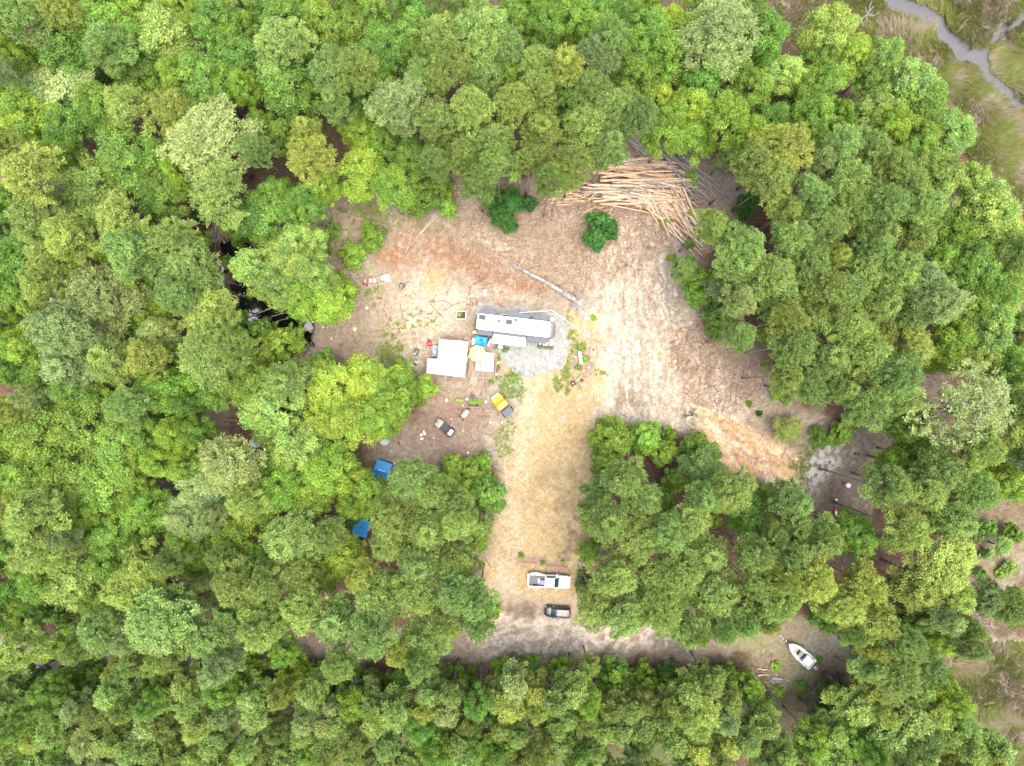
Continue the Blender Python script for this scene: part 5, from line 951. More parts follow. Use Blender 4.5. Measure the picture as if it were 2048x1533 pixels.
# hot tub / grey table
T = thing('grey_table', (W(957, 731, 1.2).x, W(957, 731, 1.2).y, .62), R(-5), 'pale grey table half under the white canopy on the deck', 'table'); MB().box((0, 0, .72), (.95, 1.7, .05)).build('tabletop', M('table_grey', (.27, .31, .36), .4), T, bevel=.01)
for x in (-.4, .4):
    for y in (-.75, .75): MB().box((x, y, .35), (.05, .05, .7)).build('leg', STEEL, T)
T = thing('deck_chair', (W(938.5, 713.5, .9).x, W(938.5, 713.5, .9).y, .62), R(20), 'bright yellow plastic chair beside the umbrella at the shed side', 'chair')
MB().box((0, 0, .42), (.5, .5, .05)).build('seat', YELP, T, bevel=.02); MB().box((-.26, 0, .7), (.05, .5, .55), 0, -.2).build('backrest', YELP, T, bevel=.02)
for x in (-.2, .2):
    for y in (-.2, .2): MB().box((x, y, .2), (.04, .04, .4)).build('leg', YELP, T)
T = thing('storage_box', (W(937.3, 697, .9).x, W(937.3, 697, .9).y, .6), R(-6), 'orange-red storage box at the upper left corner of the deck', 'box'); MB().box((0, 0, .22), (.42, .68, .44)).build('body', ORNG, T, bevel=.03); MB().box((0, 0, .465), (.46, .72, .05)).build('lid', ORNG, T, bevel=.02)
T = put('cooler', 949.6, 665.3, -5, 'small yellow cooler at the rear left corner of the camper trailer', 'cooler'); MB().box((0, 0, .24), (.64, .44, .46)).build('body', M('cooler_yellow', (.80, .52, .16), .5), T, bevel=.04); MB().box((0, 0, .5), (.68, .48, .06)).build('lid', M('cooler_yellow', (.80, .52, .16), .5), T, bevel=.02)
T = put('wooden_crate', 933, 678, -5, 'small wooden crate between the white shed and the blue tarp', 'crate'); cr = MB()
for k in range(3): cr.box((0, .16, .1+.14*k), (.75, .03, .11)); cr.box((0, -.16, .1+.14*k), (.75, .03, .11))
cr.build('slats', PLANK, T); MB().box((0, 0, .4), (.78, .36, .04)).build('lid', PLANK2, T)
# blue tarp + grey sheets
tarp('blue_tarp', [(947.5, 668.5), (977, 676), (974, 693), (946.5, 691)], 1.0, .75, BLUET, 'crumpled bright blue tarp over a heap behind the camper', 'tarp', 5, 16, 1.7)
T = thing('folded_tarp', (W(979, 685, 1.3).x, W(979, 685, 1.3).y, .5), R(-25), 'narrow grey-white folded tarp at the right side of the blue tarp', 'tarp'); MB().box((0, 0, .72), (.3, 1.25, .1)).build('top_sheet', M('pale_sheet', (.58, .60, .62), .6, 0, 3, .2), T, bevel=.04); MB().box((0, 0, .34), (.24, 1.0, .62)).build('stack', LGREY, T, bevel=.04)
T = thing('side_table', (W(947, 683, 1.2).x, W(947, 683, 1.2).y, .0), R(-6), 'low white table at the left edge of the blue tarp', 'table'); MB().box((0, 0, 1.02), (.4, 1.0, .04)).build('tabletop', OFFW, T)
for y in (-.4, .4): MB().box((0, y, .5), (.05, .05, 1.0)).build('leg', OFFW, T)
def grill(px, py, rz, label, top=LGREY):
    T = put('barbecue_grill', px, py, rz, label, 'grill'); g = MB(); g.loft([[(x, y, z) for y, z in [(math.cos(a)*.27, .85+math.sin(a)*.27) for a in [math.pi*i/8 for i in range(9)]]+[(-.27, .7), (.27, .7)]] for x in (-.36, .36)]); g.build('lid', top, T)
    MB().box((0, 0, .5), (.6, .46, .4)).build('cabinet', BLACK, T)
    for x in (-.58, .58): MB().box((x, 0, .82), (.36, .42, .03)).build('side_shelf', BLACK, T)
    for x in (-.27, .27):
        for y in (-.2, .2): MB().box((x, y, .17), (.04, .04, .34)).build('leg', BLACK, T)
grill(1001, 694, -8, 'black barbecue grill with a pale lid below the camper awning', OFFW)
# potting bench
T = put('potting_bench', 1091, 693, -6, 'dark bench holding white pots under the front of the camper trailer', 'bench'); MB().box((0, -.1, .62), (2.2, .45, .04)).build('top', BLACK, T)
for x in (-1.0, 1.0):
    for y in (-.28, .08): MB().box((x, y, .3), (.05, .05, .62)).build('leg', BLACK, T)
def pot(px, py, z, r, hgt, mat, label, plant=None, group=None, name='flower_pot'):
    w = W(px, py, z); T = thing(name, (w.x, w.y, z), 0, label, 'pot', group); t = MB(); n_ = 12; t.loft([[(q_*math.cos(2*math.pi*i/n_), q_*math.sin(2*math.pi*i/n_), zz) for i in range(n_)] for q_, zz in ((r*.7, 0), (r, hgt), (r*1.08, hgt), (r*1.08, hgt+.03), (r*.88, hgt+.03), (r*.84, hgt-.05))]); t.build('pot', mat, T, smooth=False)
    MB().cyl((0, 0, hgt-.08), (0, 0, hgt-.045), r*.84, None, 12).build('soil', SOIL if plant or mat is CLAYP else mat, T)
    if plant:
        me = SHRUBS[random.randrange(5)]['c']; o = bpy.data.objects.new('foliage', me); COL.objects.link(o); o.parent = T; k = plant/3.4; o.scale = (k*1.2, k*1.2, k); o.location = (0, 0, hgt-.5*plant); o.color = CL['b' if random.random() < .5 else 'g'][0]+(1,)
    return T
pot(1080.5, 688, .66, .16, .28, OFFW, 'small white pot at the left end of the potting bench'); pot(1087.5, 689.5, .66, .14, .26, WHITE, 'small white pot second from left on the potting bench'); pot(1093, 688.5, .66, .24, .34, WHITE, 'largest round white pot on the potting bench')
T = put('metal_rack', 1101.5, 686, -4, 'pale slatted rack at the right end of the potting bench', 'rack'); r_ = MB()
for k in range(6): r_.box((0, -.45+.18*k, .9), (.42, .08, .03))
r_.build('slats', OFFW, T)
for x in (-.2, .2):
    for y in (-.42, .42): MB().box((x, y, .45), (.03, .03, .9)).build('leg', STEEL, T)
for k, (x, y) in enumerate([(1079, 695), (1092, 696), (1103, 696.5), (1015, 699), (1008, 702)]): pot(x, y, 0, .2, .25, BLACK, ['potted plant on the ground, left end of the potting bench', 'potted plant on the ground below the largest white pot', 'potted plant on the ground, right end of the potting bench', 'potted plant on the gravel right of the grill', 'potted plant at the top right corner of the deck'][k], .5)
for k, (x, y) in enumerate([(998.5, 710), (998, 718), (997.5, 726), (996, 733), (995, 741), (994, 749), (992, 757)]): pot(x, y, 0, .17, .24, [CLAYP, BLACK, OFFW, BLACK, CLAYP, OFFW, BLACK][k], '%s pot of the row right of the deck' % ['topmost', 'second from top', 'third from top', 'middle', 'third from bottom', 'second from bottom', 'lowest'][k], [.3, .5, None, .5, .3, None, .5][k], 'pots along the right side of the deck')
# ---- yard bits ------------------------------------------------------
def rackbed(px, py, w, d, rz, label, h=.45, plants=2, mat=PLANK2):
    T = put('raised_garden_bed', px, py, rz, label, 'garden bed'); f = MB()
    f.box((0, d/2, h/2), (w, .07, h)); f.box((0, -d/2, h/2), (w, .07, h)); f.box((w/2, 0, h/2), (.07, d-.075, h)); f.box((-w/2, 0, h/2), (.07, d-.075, h)); f.build('frame', mat, T); MB().box((0, 0, h/2-.05), (w-.08, d-.08, h-.12)).build('soil', SOIL, T)
    for k in range(plants):
        o = bpy.data.objects.new('foliage', SHRUBS[k]['c']); COL.objects.link(o); o.parent = T; s_ = .3; o.scale = (s_*.75, s_*.75, s_*.4); o.location = (-w*.25+k*w*.35, d*.12, h-.25); o.color = CL['b'][0]+(1,)
    return T
T = rackbed(922.8, 631.3, 1.45, 1.2, -2, 'square white-framed garden bed with dark soil left of the camper', .5, 1, OFFW)
T = rackbed(948.5, 806, 1.8, 1.2, -5, 'wooden garden bed full of green plants left of the yellow buggy', .6, 3, PLANK2)
T = put('wooden_ladder', 948, 818, -6, 'wooden ladder lying along the lower side of the planted garden bed', 'ladder'); 
for y in (-.17, .17): MB().box((0, y, .1), (2.3, .06, .06)).build('rail', PLANK2, T)
rg = MB()
for k in range(9): rg.box((-1.0+.25*k, 0, .1), (.05, .3, .04))
rg.build('rungs', PLANK2, T)
T = put('ice_chest', 970, 587.3, 1, 'pale blue-white chest alone on the sand above the camper trailer', 'chest'); MB().box((0, 0, .25), (.52, 1.02, .5)).build('body', M('chest_pale', (.40, .46, .62), .4), T, bevel=.04); MB().box((0, 0, .53), (.56, 1.06, .06)).build('lid', M('chest_pale2', (.46, .52, .66), .4), T, bevel=.02); MB().box((0, -.56, .35), (.3, .05, .06)).build('handle', BLACK, T)
tb = MB(); tb.tube([W(x, y, .06) for x, y in ((933, 612), (937, 608.5), (945, 613), (946, 607), (941, 605), (940, 597), (943, 596), (953, 597), (953.5, 604), (953, 612))], .045, 6); o = tb.build('rusty_cable', BROWNR); tag(o, 'looped rusty cable lying on the sand above the garden bed', 'cable')
tb = MB(); tb.tube([W(x, y, .05) for x, y in ((942, 571), (940, 584), (935, 594), (932, 598))], .035, 6); o = tb.build('black_hose', BLACK); tag(o, 'thin dark hose running down to the rusty cable', 'hose')
# stone ring, flower bed
T = put('stone_pallet', 1173, 668, 10, 'small patch of flat grey stones at the end of the white pipe', 'paving'); s_ = MB()
for i in range(4):
    for j in range(4):
        if (i, j) not in ((0, 0), (3, 3), (0, 3)): s_.box((-.45+.3*i+random.uniform(-.03, .03), -.45+.3*j+random.uniform(-.03, .03), .06), (.26, .26, .1), random.uniform(-.15, .15))
s_.build('stones', STONE, T, bevel=.02)
T = put('garden_bench', 1160.5, 716, -82, 'weathered plank bench in the oval flower bed right of the gravel', 'bench'); s_ = MB()
for y in (-.2, 0, .2): s_.box((0, y, .42), (2.1, .16, .04))
s_.build('seat', M('grey_plank', (.50, .46, .43), .85, 0, 4, .2), T)
for x in (-.85, .85): MB().box((x, 0, .2), (.1, .5, .4)).build('leg', M('grey_plank', (.50, .46, .43), .85, 0, 4, .2), T)
rr = random.Random(3)
for k in range(26):
    a = 2*math.pi*k/26; x, y = 1168+16*math.cos(a)+rr.uniform(-1, 1), 714+27*math.sin(a)+rr.uniform(-1, 1); w = W(x, y); s_ = MB(); s_.ball((0, 0, .04), (rr.uniform(.1, .18), rr.uniform(.1, .17), .11), 7, 5, .15); o = s_.build('edging_stone', [STONE, OFFW, BRICK][k % 3]); o.location = (w.x, w.y, groundz(w.x, w.y)); o.rotation_euler = (0, 0, rr.uniform(0, 6)); tag(o, '%s stone edging the oval flower bed' % ['grey', 'whitish', 'reddish'][k % 3], 'stone', ['grey', 'whitish', 'reddish'][k % 3]+' stones edging the oval bed')
T = put('shop_light', 1186.5, 700.5, 20, 'small black and white spotlight on the sand right of the flower bed', 'spotlight'); MB().box((0, 0, .16), (.36, .22, .2)).build('housing', BLACK, T, bevel=.02); MB().box((-.28, .05, .12), (.22, .2, .16)).build('battery', WHITE, T, bevel=.02)
# fire pit group
T = put('fire_pit', 1145.5, 767.5, 30, 'square rusty fire pit left of the green bench', 'fire pit'); f = MB(); f.loft([[(x*s_, y*s_, z) for x, y in rrect(.72, .72, .08)] for s_, z in ((.75, 0), (1, .32), (1.08, .34), (.9, .36), (.6, .2))]); f.build('bowl', BROWNR, T); MB().cyl((0, 0, .36), (0, 0, .44), .12, .1, 8).build('ash_cup', STEEL, T)
T = put('garden_bench', 1157.5, 769, -66, 'narrow green bench between the fire pit and the clay bowl', 'bench'); MB().box((0, 0, .42), (1.6, .34, .05)).build('seat', GREENP, T, bevel=.02); MB().box((-.7, 0, .52), (.25, .5, .14)).build('armrest', M('grey_green', (.28, .32, .3), .6), T)
for x in (-.6, .6): MB().box((x, 0, .2), (.08, .3, .4)).build('leg', BLACK, T)
T = pot(1163.5, 761, .02, .26, .22, CLAYP, 'round reddish clay bowl right of the green bench', None, None, 'clay_bowl')
T = put('metal_ring', 1160, 792, 0, 'small metal ring lying on the dry grass below the green bench', 'ring'); n_ = 18; rgm = MB(); rgm.loft([[(q_*math.cos(2*math.pi*i/n_), q_*math.sin(2*math.pi*i/n_), z) for i in range(n_)] for q_, z in ((.24, .0), (.24, .16), (.17, .16), (.17, .0), (.24, .0))], False); rgm.build('ring', STEEL, T)
T = pot(1127, 833.5, .02, .18, .26, BUCKB, 'blue-grey bucket standing alone on the yellow driveway grass', None, None, 'bucket')
pot(946, 793, .02, .3, .4, BLACK, 'round black tub above the planted garden bed', None, None, 'plastic_tub'); pot(934, 798.5, .02, .26, .35, BUCKB, 'blue-grey tub at the upper left of the planted garden bed', None, None, 'plastic_tub')
T = put('kayak_planter', 918.5, 801, -12, 'bright lime-green oblong planter left of the garden bed', 'planter'); f = MB(); secs = []
for x, s_ in ((-.62, .35), (-.5, .8), (0, 1), (.5, .8), (.62, .35)): secs.append([(x, math.cos(a)*.26*s_, .25+math.sin(a)*.2*s_) for a in [2*math.pi*i/10 for i in range(10)]])
f.loft(secs); f.build('shell', LIMEP, T, smooth=True); MB().box((0, 0, .45), (.7, .22, .04)).build('leaf_top', M('lime_dark', (.2, .34, .03), .7), T, bevel=.02)
T = put('covered_mower', 930.5, 828, 52, 'pinkish grey covered riding mower below the ladder', 'mower'); f = MB(); secs = []
for x, hw, zt in ((-.75, .32, .5), (-.6, .42, .7), (0, .46, .95), (.45, .42, .72), (.75, .3, .55)): secs.append([(x, -hw, .12), (x, -hw, zt*.7), (x, -hw*.5, zt), (x, hw*.5, zt), (x, hw, zt*.7), (x, hw, .12)])
f.loft(secs); f.build('cover', PINKG, T, bevel=.03)
wheel(T, -.75, .3, .2, .16); wheel(T, -.75, -.3, .2, .16); wheel(T, .7, .3, .17, .13); wheel(T, .7, -.3, .17, .13); MB().box((.95, 0, .5), (.25, .3, .3)).build('engine', BLACK, T, bevel=.04)
# kettle grills at shed left
T = put('covered_grill', 833.5, 705, 65, 'dark grey covered grill standing left of the white shed', 'grill'); f = MB(); f.loft([[(x, math.cos(a)*.38*s_, .5+math.sin(a)*.45*s_) for a in [2*math.pi*i/10 for i in range(10)]] for x, s_ in ((-.55, .5), (-.4, .95), (.3, 1), (.55, .6))]); f.build('cover', M('dark_cover', (.13, .15, .17), .5, 0, 4, .25, .5), T, smooth=True); MB().box((-.35, .05, .93), (.3, .32, .08)).build('vent', LGREY, T, bevel=.03)
T = put('lawn_chair', 832, 728.5, 60, 'white chair with a black seat left of the ribbed roof', 'chair'); MB().box((0, 0, .4), (.5, .48, .05)).build('seat', BLACK, T); MB().box((.3, 0, .62), (.28, .5, .06), 0, -.9).build('backrest', WHITE, T, bevel=.02)
for x in (-.2, .2):
    for y in (-.2, .2): MB().box((x, y, .2), (.04, .04, .4)).build('leg', OFFW, T)
T = put('car_tyre', 703, 731, 0, 'black tyre lying in the brush beside the bright yellow-green trees', 'tyre'); n_ = 20; f = MB(); f.loft([[(q_*math.cos(2*math.pi*i/n_), q_*math.sin(2*math.pi*i/n_), z) for i in range(n_)] for q_, z in ((.52, .05), (.56, .14), (.52, .24), (.34, .24), (.3, .14), (.34, .05), (.52, .05))], False); f.build('tyre', RUBBER, T, smooth=True); MB().cyl((0, 0, .03), (0, 0, .07), .33, None, 16).build('rim', STEEL, T)
# generator cart and frames in the west yard
T = put('pump_cart', 733, 565, 72, 'red and silver engine cart standing between the wood frames', 'machine'); MB().box((0, 0, .3), (1.1, .5, .08)).build('frame', REDP, T); MB().box((.05, 0, .6), (.62, .42, .44)).build('engine', M('engine_grey', (.35, .35, .37), .4, .6), T, bevel=.05); MB().cyl((.1, -.12, .84), (.1, -.12, .93), .1, None, 10).build('air_filter', BLACK, T); MB().box((-.3, .05, .86), (.3, .2, .1)).build('fuel_tank', REDP, T, bevel=.03)
wheel(T, -.4, .34, .2, .1); wheel(T, -.4, -.34, .2, .1)
for y in (-.18, .18): MB().cyl((.5, y, .35), (1.0, y, .75), .02, None, 6).build('handle', REDP, T)
def frame(px, py, w, d, rz, label, mat=PLANK2):
    T = put('wood_frame', px, py, rz, label, 'frame'); f = MB()
    for y in (-d/2, d/2): f.box((0, y, .08), (w, .09, .1))
    for k in range(4): f.box((-w/2+w*k/3, 0, .13), (.09, d, .06))
    f.build('slats', mat, T)
frame(706, 575, 1.9, .9, 12, 'open wooden frame left of the red engine cart at the bright tree'); frame(753, 563, 2.6, 1.0, 12, 'open wooden frame right of the red engine cart', M('grey_plank', (.50, .46, .43), .85))
T = put('plywood_sheet', 771, 557, 15, 'pale grey sheet lying at the right end of the wood frames', 'sheet'); f = MB(); f.prism([(-.75, -.2), (-.1, -.3), (-.05, -.72), (.7, -.7), (.65, .55), (-.7, .5)], .14, .2); f.build('sheet', M('pale_sheet2', (.50, .52, .48), .6, 0, 3, .12), T)
for k, (x, y) in enumerate([(742.5, 562), (750.5, 562.5)]): T = put('gas_can', x, y, 10, ['pale yellow can on the frame right of the engine cart', 'whitish can on the frame farther right of the engine cart'][k], 'can'); MB().box((0, 0, .3), (.5, .62, .3)).build('body', [M('can_yellow', (.72, .58, .36), .5), M('can_white', (.6, .58, .48), .5)][k], T, bevel=.05); MB().cyl((.12, .2, .44), (.12, .2, .54), .06, None, 8).build('cap', BLACK, T)
T = put('scrap_heap', 806, 572, 0, 'small dark scrap heap on the bare ground right of the pale sheet', 'scrap'); f = MB(); rr = random.Random(8)
for k in range(18): f.box((rr.uniform(-.5, .5), rr.uniform(-.6, .6), rr.uniform(.05, .3)), (rr.uniform(.1, .5), rr.uniform(.04, .2), rr.uniform(.04, .15)), rr.uniform(0, 3), rr.uniform(-.5, .5))
f.build('pieces', M('scrap_dark', (.07, .075, .08), .6), T)
# ---- blue roofed sheds in the trees
def bluesh(px, py, w, d, rz, label, skl):
    T = thing('blue_roofed_shed', (W(px, py, 2.4).x, W(px, py, 2.4).y, 0), R(rz), label, 'shed'); MB().box((0, 0, 1.05), (w-.3, d-.3, 2.1)).build('walls', M('blue_grey_wall', (.12, .16, .2), .6), T)
    r_ = MB(); n_ = int(d/.22)
    for s_ in (-1, 1):
        r_.slab([(0, -d/2, 2.62), (s_*w/2, -d/2, 2.15), (s_*w/2, d/2, 2.15), (0, d/2, 2.62)][::s_], .04)
        for k in range(n_): y = -d/2+.1+k*d/n_; r_.slab([(0, y, 2.655), (s_*w/2, y, 2.185), (s_*w/2, y+.05, 2.185), (0, y+.05, 2.655)][::s_], .03)
    ro = r_.build('roof', BLUER, T)
    if skl: MB().box((.15, 0, 2.66), (.12, 1.0, .03)).build('ridge_strip', skl, ro)
    MB().box((0, -d/2+.13, 1), (.8, .05, 1.8)).build('door', OFFW, T)
bluesh(763, 943, 3.0, 2.4, 72, 'blue metal roofed shed showing at the woods edge above the other blue roof', WHITE); bluesh(722, 1057, 2.6, 2.3, 74, 'lower blue metal roofed shed deep among the trees', DGREY)
for k, (px, py, nm, mt, lab) in enumerate([(512, 886, 'white_tarp', M('white_cover', (.6, .66, .72), .5, 0, 3, .15, .4), 'pale bluish tarp glimpsed under trees left of the bright yellow-green trees'), (769, 884, 'white_bag', M('white_cover', (.6, .66, .72), .5), 'pale plastic bag heap under the bright yellow-green tree'), (783, 903, 'grey_bin', LGREY, 'grey bin on the pale ground above the upper blue roof'), (732, 875, 'white_sheet', OFFW, 'whitish sheet under the lower edge of the bright tree'), (626, 903, 'small_bag', WHITE, 'small white bag under the trees left of the upper blue roof')]):
    w = W(px, py); r_ = [1.0, .75, .42, .55, .3][k]; f = MB(); f.ball((0, 0, r_*.35), (r_, r_*[.7, .8, .7, 1.5, .8][k], r_*.45), 12, 8, .14); o = f.build(nm, mt); o.location = (w.x, w.y, groundz(w.x, w.y)); tag(o, lab, ['tarp', 'bag', 'bin', 'sheet', 'bag'][k])
for k, (px, py, ln_, rz_) in enumerate([(849, 866, .8, 110), (843, 870, .5, 60), (844, 878, .5, 10), (1392, 938, .3, 0)]):
    T = put('litter_scrap', px, py, rz_, ['longest white scrap left of the tan buggy', 'upper small white scrap left of the tan buggy', 'lower small white scrap left of the tan buggy', 'white scrap left of the orange mound'][k], 'scrap'); f = MB(); f.prism([(-ln_/2, -.1), (ln_*.1, -.16), (ln_/2, -.05), (ln_*.4, .12), (-ln_*.3, .16)], .03, .12); f.build('sheet', WHITE, T)
T = put('red_chair', 803, 884, 30, 'dark red chair with a pale seat in the shade below the bright tree', 'chair'); MB().box((0, 0, .42), (.6, .6, .06)).build('seat', M('pink_seat', (.55, .25, .25), .7), T, bevel=.02); MB().box((-.3, 0, .75), (.06, .6, .6)).build('backrest', M('maroon', (.25, .04, .04), .7), T)
for x in (-.25, .25):
    for y in (-.25, .25): MB().box((x, y, .2), (.05, .05, .4)).build('leg', BLACK, T)
T = put('white_barrel', 1692, 970, 0, 'white round barrel at the foot of a leaning grey trunk by the right track', 'barrel'); f = MB(); n_ = 16; f.loft([[(q_*math.cos(2*math.pi*i/n_), q_*math.sin(2*math.pi*i/n_), z) for i in range(n_)] for q_, z in ((.38, 0), (.44, .15), (.45, .8), (.38, .92), (.34, .92), (.3, .85))]); f.build('body', M('barrel_white', (.62, .66, .7), .4, 0, 4, .1), T, smooth=True); MB().cyl((0, 0, .86), (0, 0, .88), .31, None, 14).build('lid', WHITE, T)
T = put('metal_bucket', 1670, 999, 0, 'small white bucket below the white barrel', 'bucket'); MB().cyl((0, 0, 0), (0, 0, .35), .13, .16, 10).build('body', WHITE, T); MB().cyl((0, 0, .35), (0, 0, .37), .17, None, 10).build('lid', OFFW, T)
T = put('red_kayak', 1670, 1026, 100, 'small red plastic boat half hidden under trees below the white barrel', 'kayak'); f = MB(); f.loft([[(x, math.cos(a)*.32*s_, .2+math.sin(a)*.2*s_) for a in [2*math.pi*i/10 for i in range(10)]] for x, s_ in ((-.8, .1), (-.5, .8), (0, 1), (.5, .8), (.8, .1))]); f.build('hull', M('faded_red', (.55, .10, .08), .5), T, smooth=True); MB().box((0, 0, .4), (.6, .3, .03)).build('seat', OFFW, T)
# brick edging of the bed above the pickup
rr = random.Random(12)
for k in range(52):
    t = k/51; x, y = (1042+32*t*1.6, 1125+6*t) if k < 26 else (1094+(k-26)*1.65, 1131+(k-26)*.16)
    if k < 26: x, y = 1042+k*1.32, 1123.5+k*.17
    w = W(x, y); o = bpy.data.objects.new('edging_brick', None)
    if k == 0: bm0 = MB().box((0, 0, .06), (.09, .22, .12)).mesh('edging_brick', BRICK)
    o = bpy.data.objects.new('edging_brick', bm0); COL.objects.link(o); o.location = (w.x, w.y, groundz(w.x, w.y)+.01); o.rotation_euler = (rr.uniform(-.1, .1), rr.uniform(-.3, .3), rr.uniform(-.1, .1)); tag(o, 'red brick of the %s edging row above the white pickup' % ('left' if k < 26 else 'right'), 'brick', 'bricks of the %s edging row' % ('left' if k < 26 else 'right'))
# ---- vehicles -----------------------------------------------------
def section(x, hw, z0, z1, rr_=.12, tz=.0):
    h_ = z1-z0; return [(x, -hw*.94, z0), (x, -hw, z0+h_*.35), (x, -hw*.985, z0+h_*.75), (x, -hw*.9, z1-.02), (x, -hw*.6, z1+tz*.6), (x, 0, z1+tz), (x, hw*.6, z1+tz*.6), (x, hw*.9, z1-.02), (x, hw*.985, z0+h_*.75), (x, hw, z0+h_*.35), (x, hw*.94, z0)]
def mirror_pair(T, x, y, z, mat):
    for s_ in (-1, 1): MB().box((x, s_*y, z), (.14, .26, .18)).build('mirror', mat, T, bevel=.03)
# white dually pickup, nose to the right, body slightly clockwise
T = put('pickup_truck', 1097.5, 1159.5, -3.5, 'white dually pickup truck with an open grey bed parked nose right on the sand', 'pickup truck')
L_ = 6.45
b = MB(); b.loft([section(*s_) for s_ in ((3.22, .72, .5, .95), (3.12, .9, .42, 1.05, .1, .03), (2.6, .98, .4, 1.14, .1, .05), (1.75, 1.0, .4, 1.2, .1, .06), (1.3, 1.0, .4, 1.2, .1, .02))]); b.build('hood', TRUCKW, T, smooth=True)
b = MB(); b.loft([section(*s_) for s_ in ((1.32, 1.0, .4, 1.18), (-.55, 1.0, .4, 1.18))]); b.build('cab_body', TRUCKW, T)
cab = [((1.5), .84, 1.16), (.75, .74, 1.86), (.6, .72, 1.9), (-.35, .72, 1.9), (-.5, .76, 1.8), (-.56, .82, 1.16)]
b = MB(); b.loft([[(x, -w_, 1.12), (x, -w_, z-.05), (x, -w_*.9, z), (x, w_*.9, z), (x, w_, z-.05), (x, w_, 1.12)] for x, w_, z in cab]); b.build('cab', TRUCKW, T, bevel=.02)
MB().slab([(1.52, -.74, 1.2), (1.52, .74, 1.2), (.78, .66, 1.88), (.78, -.66, 1.88)], .03).build('windshield', GLASS, T)
for s_ in (-1, 1):
    MB().slab([(1.1, s_*.865, 1.25), (-.45, s_*.865, 1.25), (-.4, s_*.765, 1.8), (.72, s_*.765, 1.8)][::s_], .04).build('side_window', GLASS, T)
    MB().slab([(-.58, -.6*s_ if s_ > 0 else .6, 1.25), (-.58, .6*s_ if s_ > 0 else -.6, 1.25), (-.52, .6, 1.75), (-.52, -.6, 1.75)], .02).build('rear_window', GLASS, T) if s_ > 0 else None
bed = MB(); bed.box((-1.9, .93, .82), (2.6, .12, .78)); bed.box((-1.9, -.93, .82), (2.6, .12, .78)); bed.box((-3.17, 0, .82), (.08, 1.74, .76)); bed.box((-.63, 0, .82), (.08, 1.74, .76)); bed.build('bed', TRUCKW, T, bevel=.02)
MB().box((-1.9, 0, .55), (2.46, 1.73, .1)).build('bed_liner', M('bed_liner', (.10, .11, .115), .6, 0, 3, .25), T)
for s_ in (-1, 1):
    f = MB(); f.loft([[(x, s_*.98, .45), (x, s_*(.985+w_), .5), (x, s_*(.985+w_), .95), (x, s_*(.985+w_*.5), 1.12), (x, s_*.98, 1.14)][::s_] for x, w_ in ((-3.0, .04), (-2.7, .2), (-2.2, .27), (-1.6, .24), (-1.0, .05))]); f.build('rear_fender', TRUCKW, T, smooth=True)
    MB().box((3.13, s_*.72, .88), (.14, .3, .18)).build('headlight', M('lamp_glass', (.7, .75, .8), .1), T, bevel=.02); MB().box((-3.22, s_*.88, .9), (.06, .14, .34)).build('taillight', AMBER, T)
    wheel(T, 2.25, s_*.86, .4, .26)
    wheel(T, -2.15, s_*.78, .4, .22); wheel(T, -2.15, s_*1.05, .4, .22)
    MB().box((.2, s_*.99, .75), (1.0, .02, .05)).build('trim', STEEL, T); MB().box((.55, s_*1.02, .9), (.16, .03, .05)).build('door_handle', STEEL, T)
    MB().box((.3, s_*1.06, .38), (2.0, .16, .06)).build('running_board', BLACK, T)
mirror_pair(T, 1.15, 1.16, 1.3, WHITE); MB().box((-3.3, 0, .55), (.16, 1.8, .2)).build('rear_bumper', STEEL, T, bevel=.03); MB().box((3.26, 0, .55), (.14, 1.5, .22)).build('front_bumper', STEEL, T, bevel=.04)
tb_ = thing('pickup_load_box', (0, 0, 0), 0, 'blue box lying in the bed of the white pickup', 'box'); tb_.matrix_world = T.matrix_basis @ Matrix.Translation((-1.05, -.25, .6)); MB().box((0, 0, .2), (.6, .8, .4)).build('body', M('load_blue', (.10, .16, .42), .5), tb_, bevel=.03); MB().box((0, 0, .42), (.62, .5, .05)).build('lid', M('load_blue2', (.16, .22, .5), .5), tb_)
tc_ = thing('folding_chair', (0, 0, 0), 0, 'folded pale framed chair beside the blue box in the pickup bed', 'chair'); tc_.matrix_world = T.matrix_basis @ Matrix.Translation((-1.55, -.1, .62)) @ Matrix.Rotation(.15, 4, 'Z')
f = MB(); f.box((0, .4, .1), (.35, .05, .05)); f.box((0, -.4, .1), (.35, .05, .05)); f.box((-.17, 0, .1), (.05, .85, .05)); f.box((.17, 0, .1), (.05, .85, .05)); f.build('frame', M('pinkish_frame', (.60, .42, .38), .5), tc_); MB().box((0, 0, .07), (.3, .7, .02)).build('seat', LGREY, tc_)
# black hatchback / SUV, nose left
T = put('black_car', 1114.5, 1221.5, 180-4, 'black compact car with a grey sheen parked nose left on the sandy road', 'car')
b = MB(); b.loft([section(*s_) for s_ in ((2.02, .58, .4, .72), (1.93, .74, .32, .84, .1, .03), (1.6, .83, .3, .93, .1, .05), (1.0, .87, .3, 1.0, .1, .05), (.2, .88, .3, 1.0), (-1.3, .88, .3, 1.02), (-1.85, .84, .32, 1.0), (-2.02, .74, .4, .9))]); b.build('body', CARBLK, T, smooth=True)
b = MB(); b.loft([[(x, -w_, .96), (x, -w_*.97, z-.07), (x, -w_*.86, z), (x, 0, z+.03), (x, w_*.86, z), (x, w_*.97, z-.07), (x, w_, .96)] for x, w_, z in ((1.08, .72, 1.0), (.42, .68, 1.46), (.2, .67, 1.53), (-1.25, .67, 1.55), (-1.65, .66, 1.48), (-1.95, .7, 1.0))]); gh = b.build('greenhouse', GLASS, T)
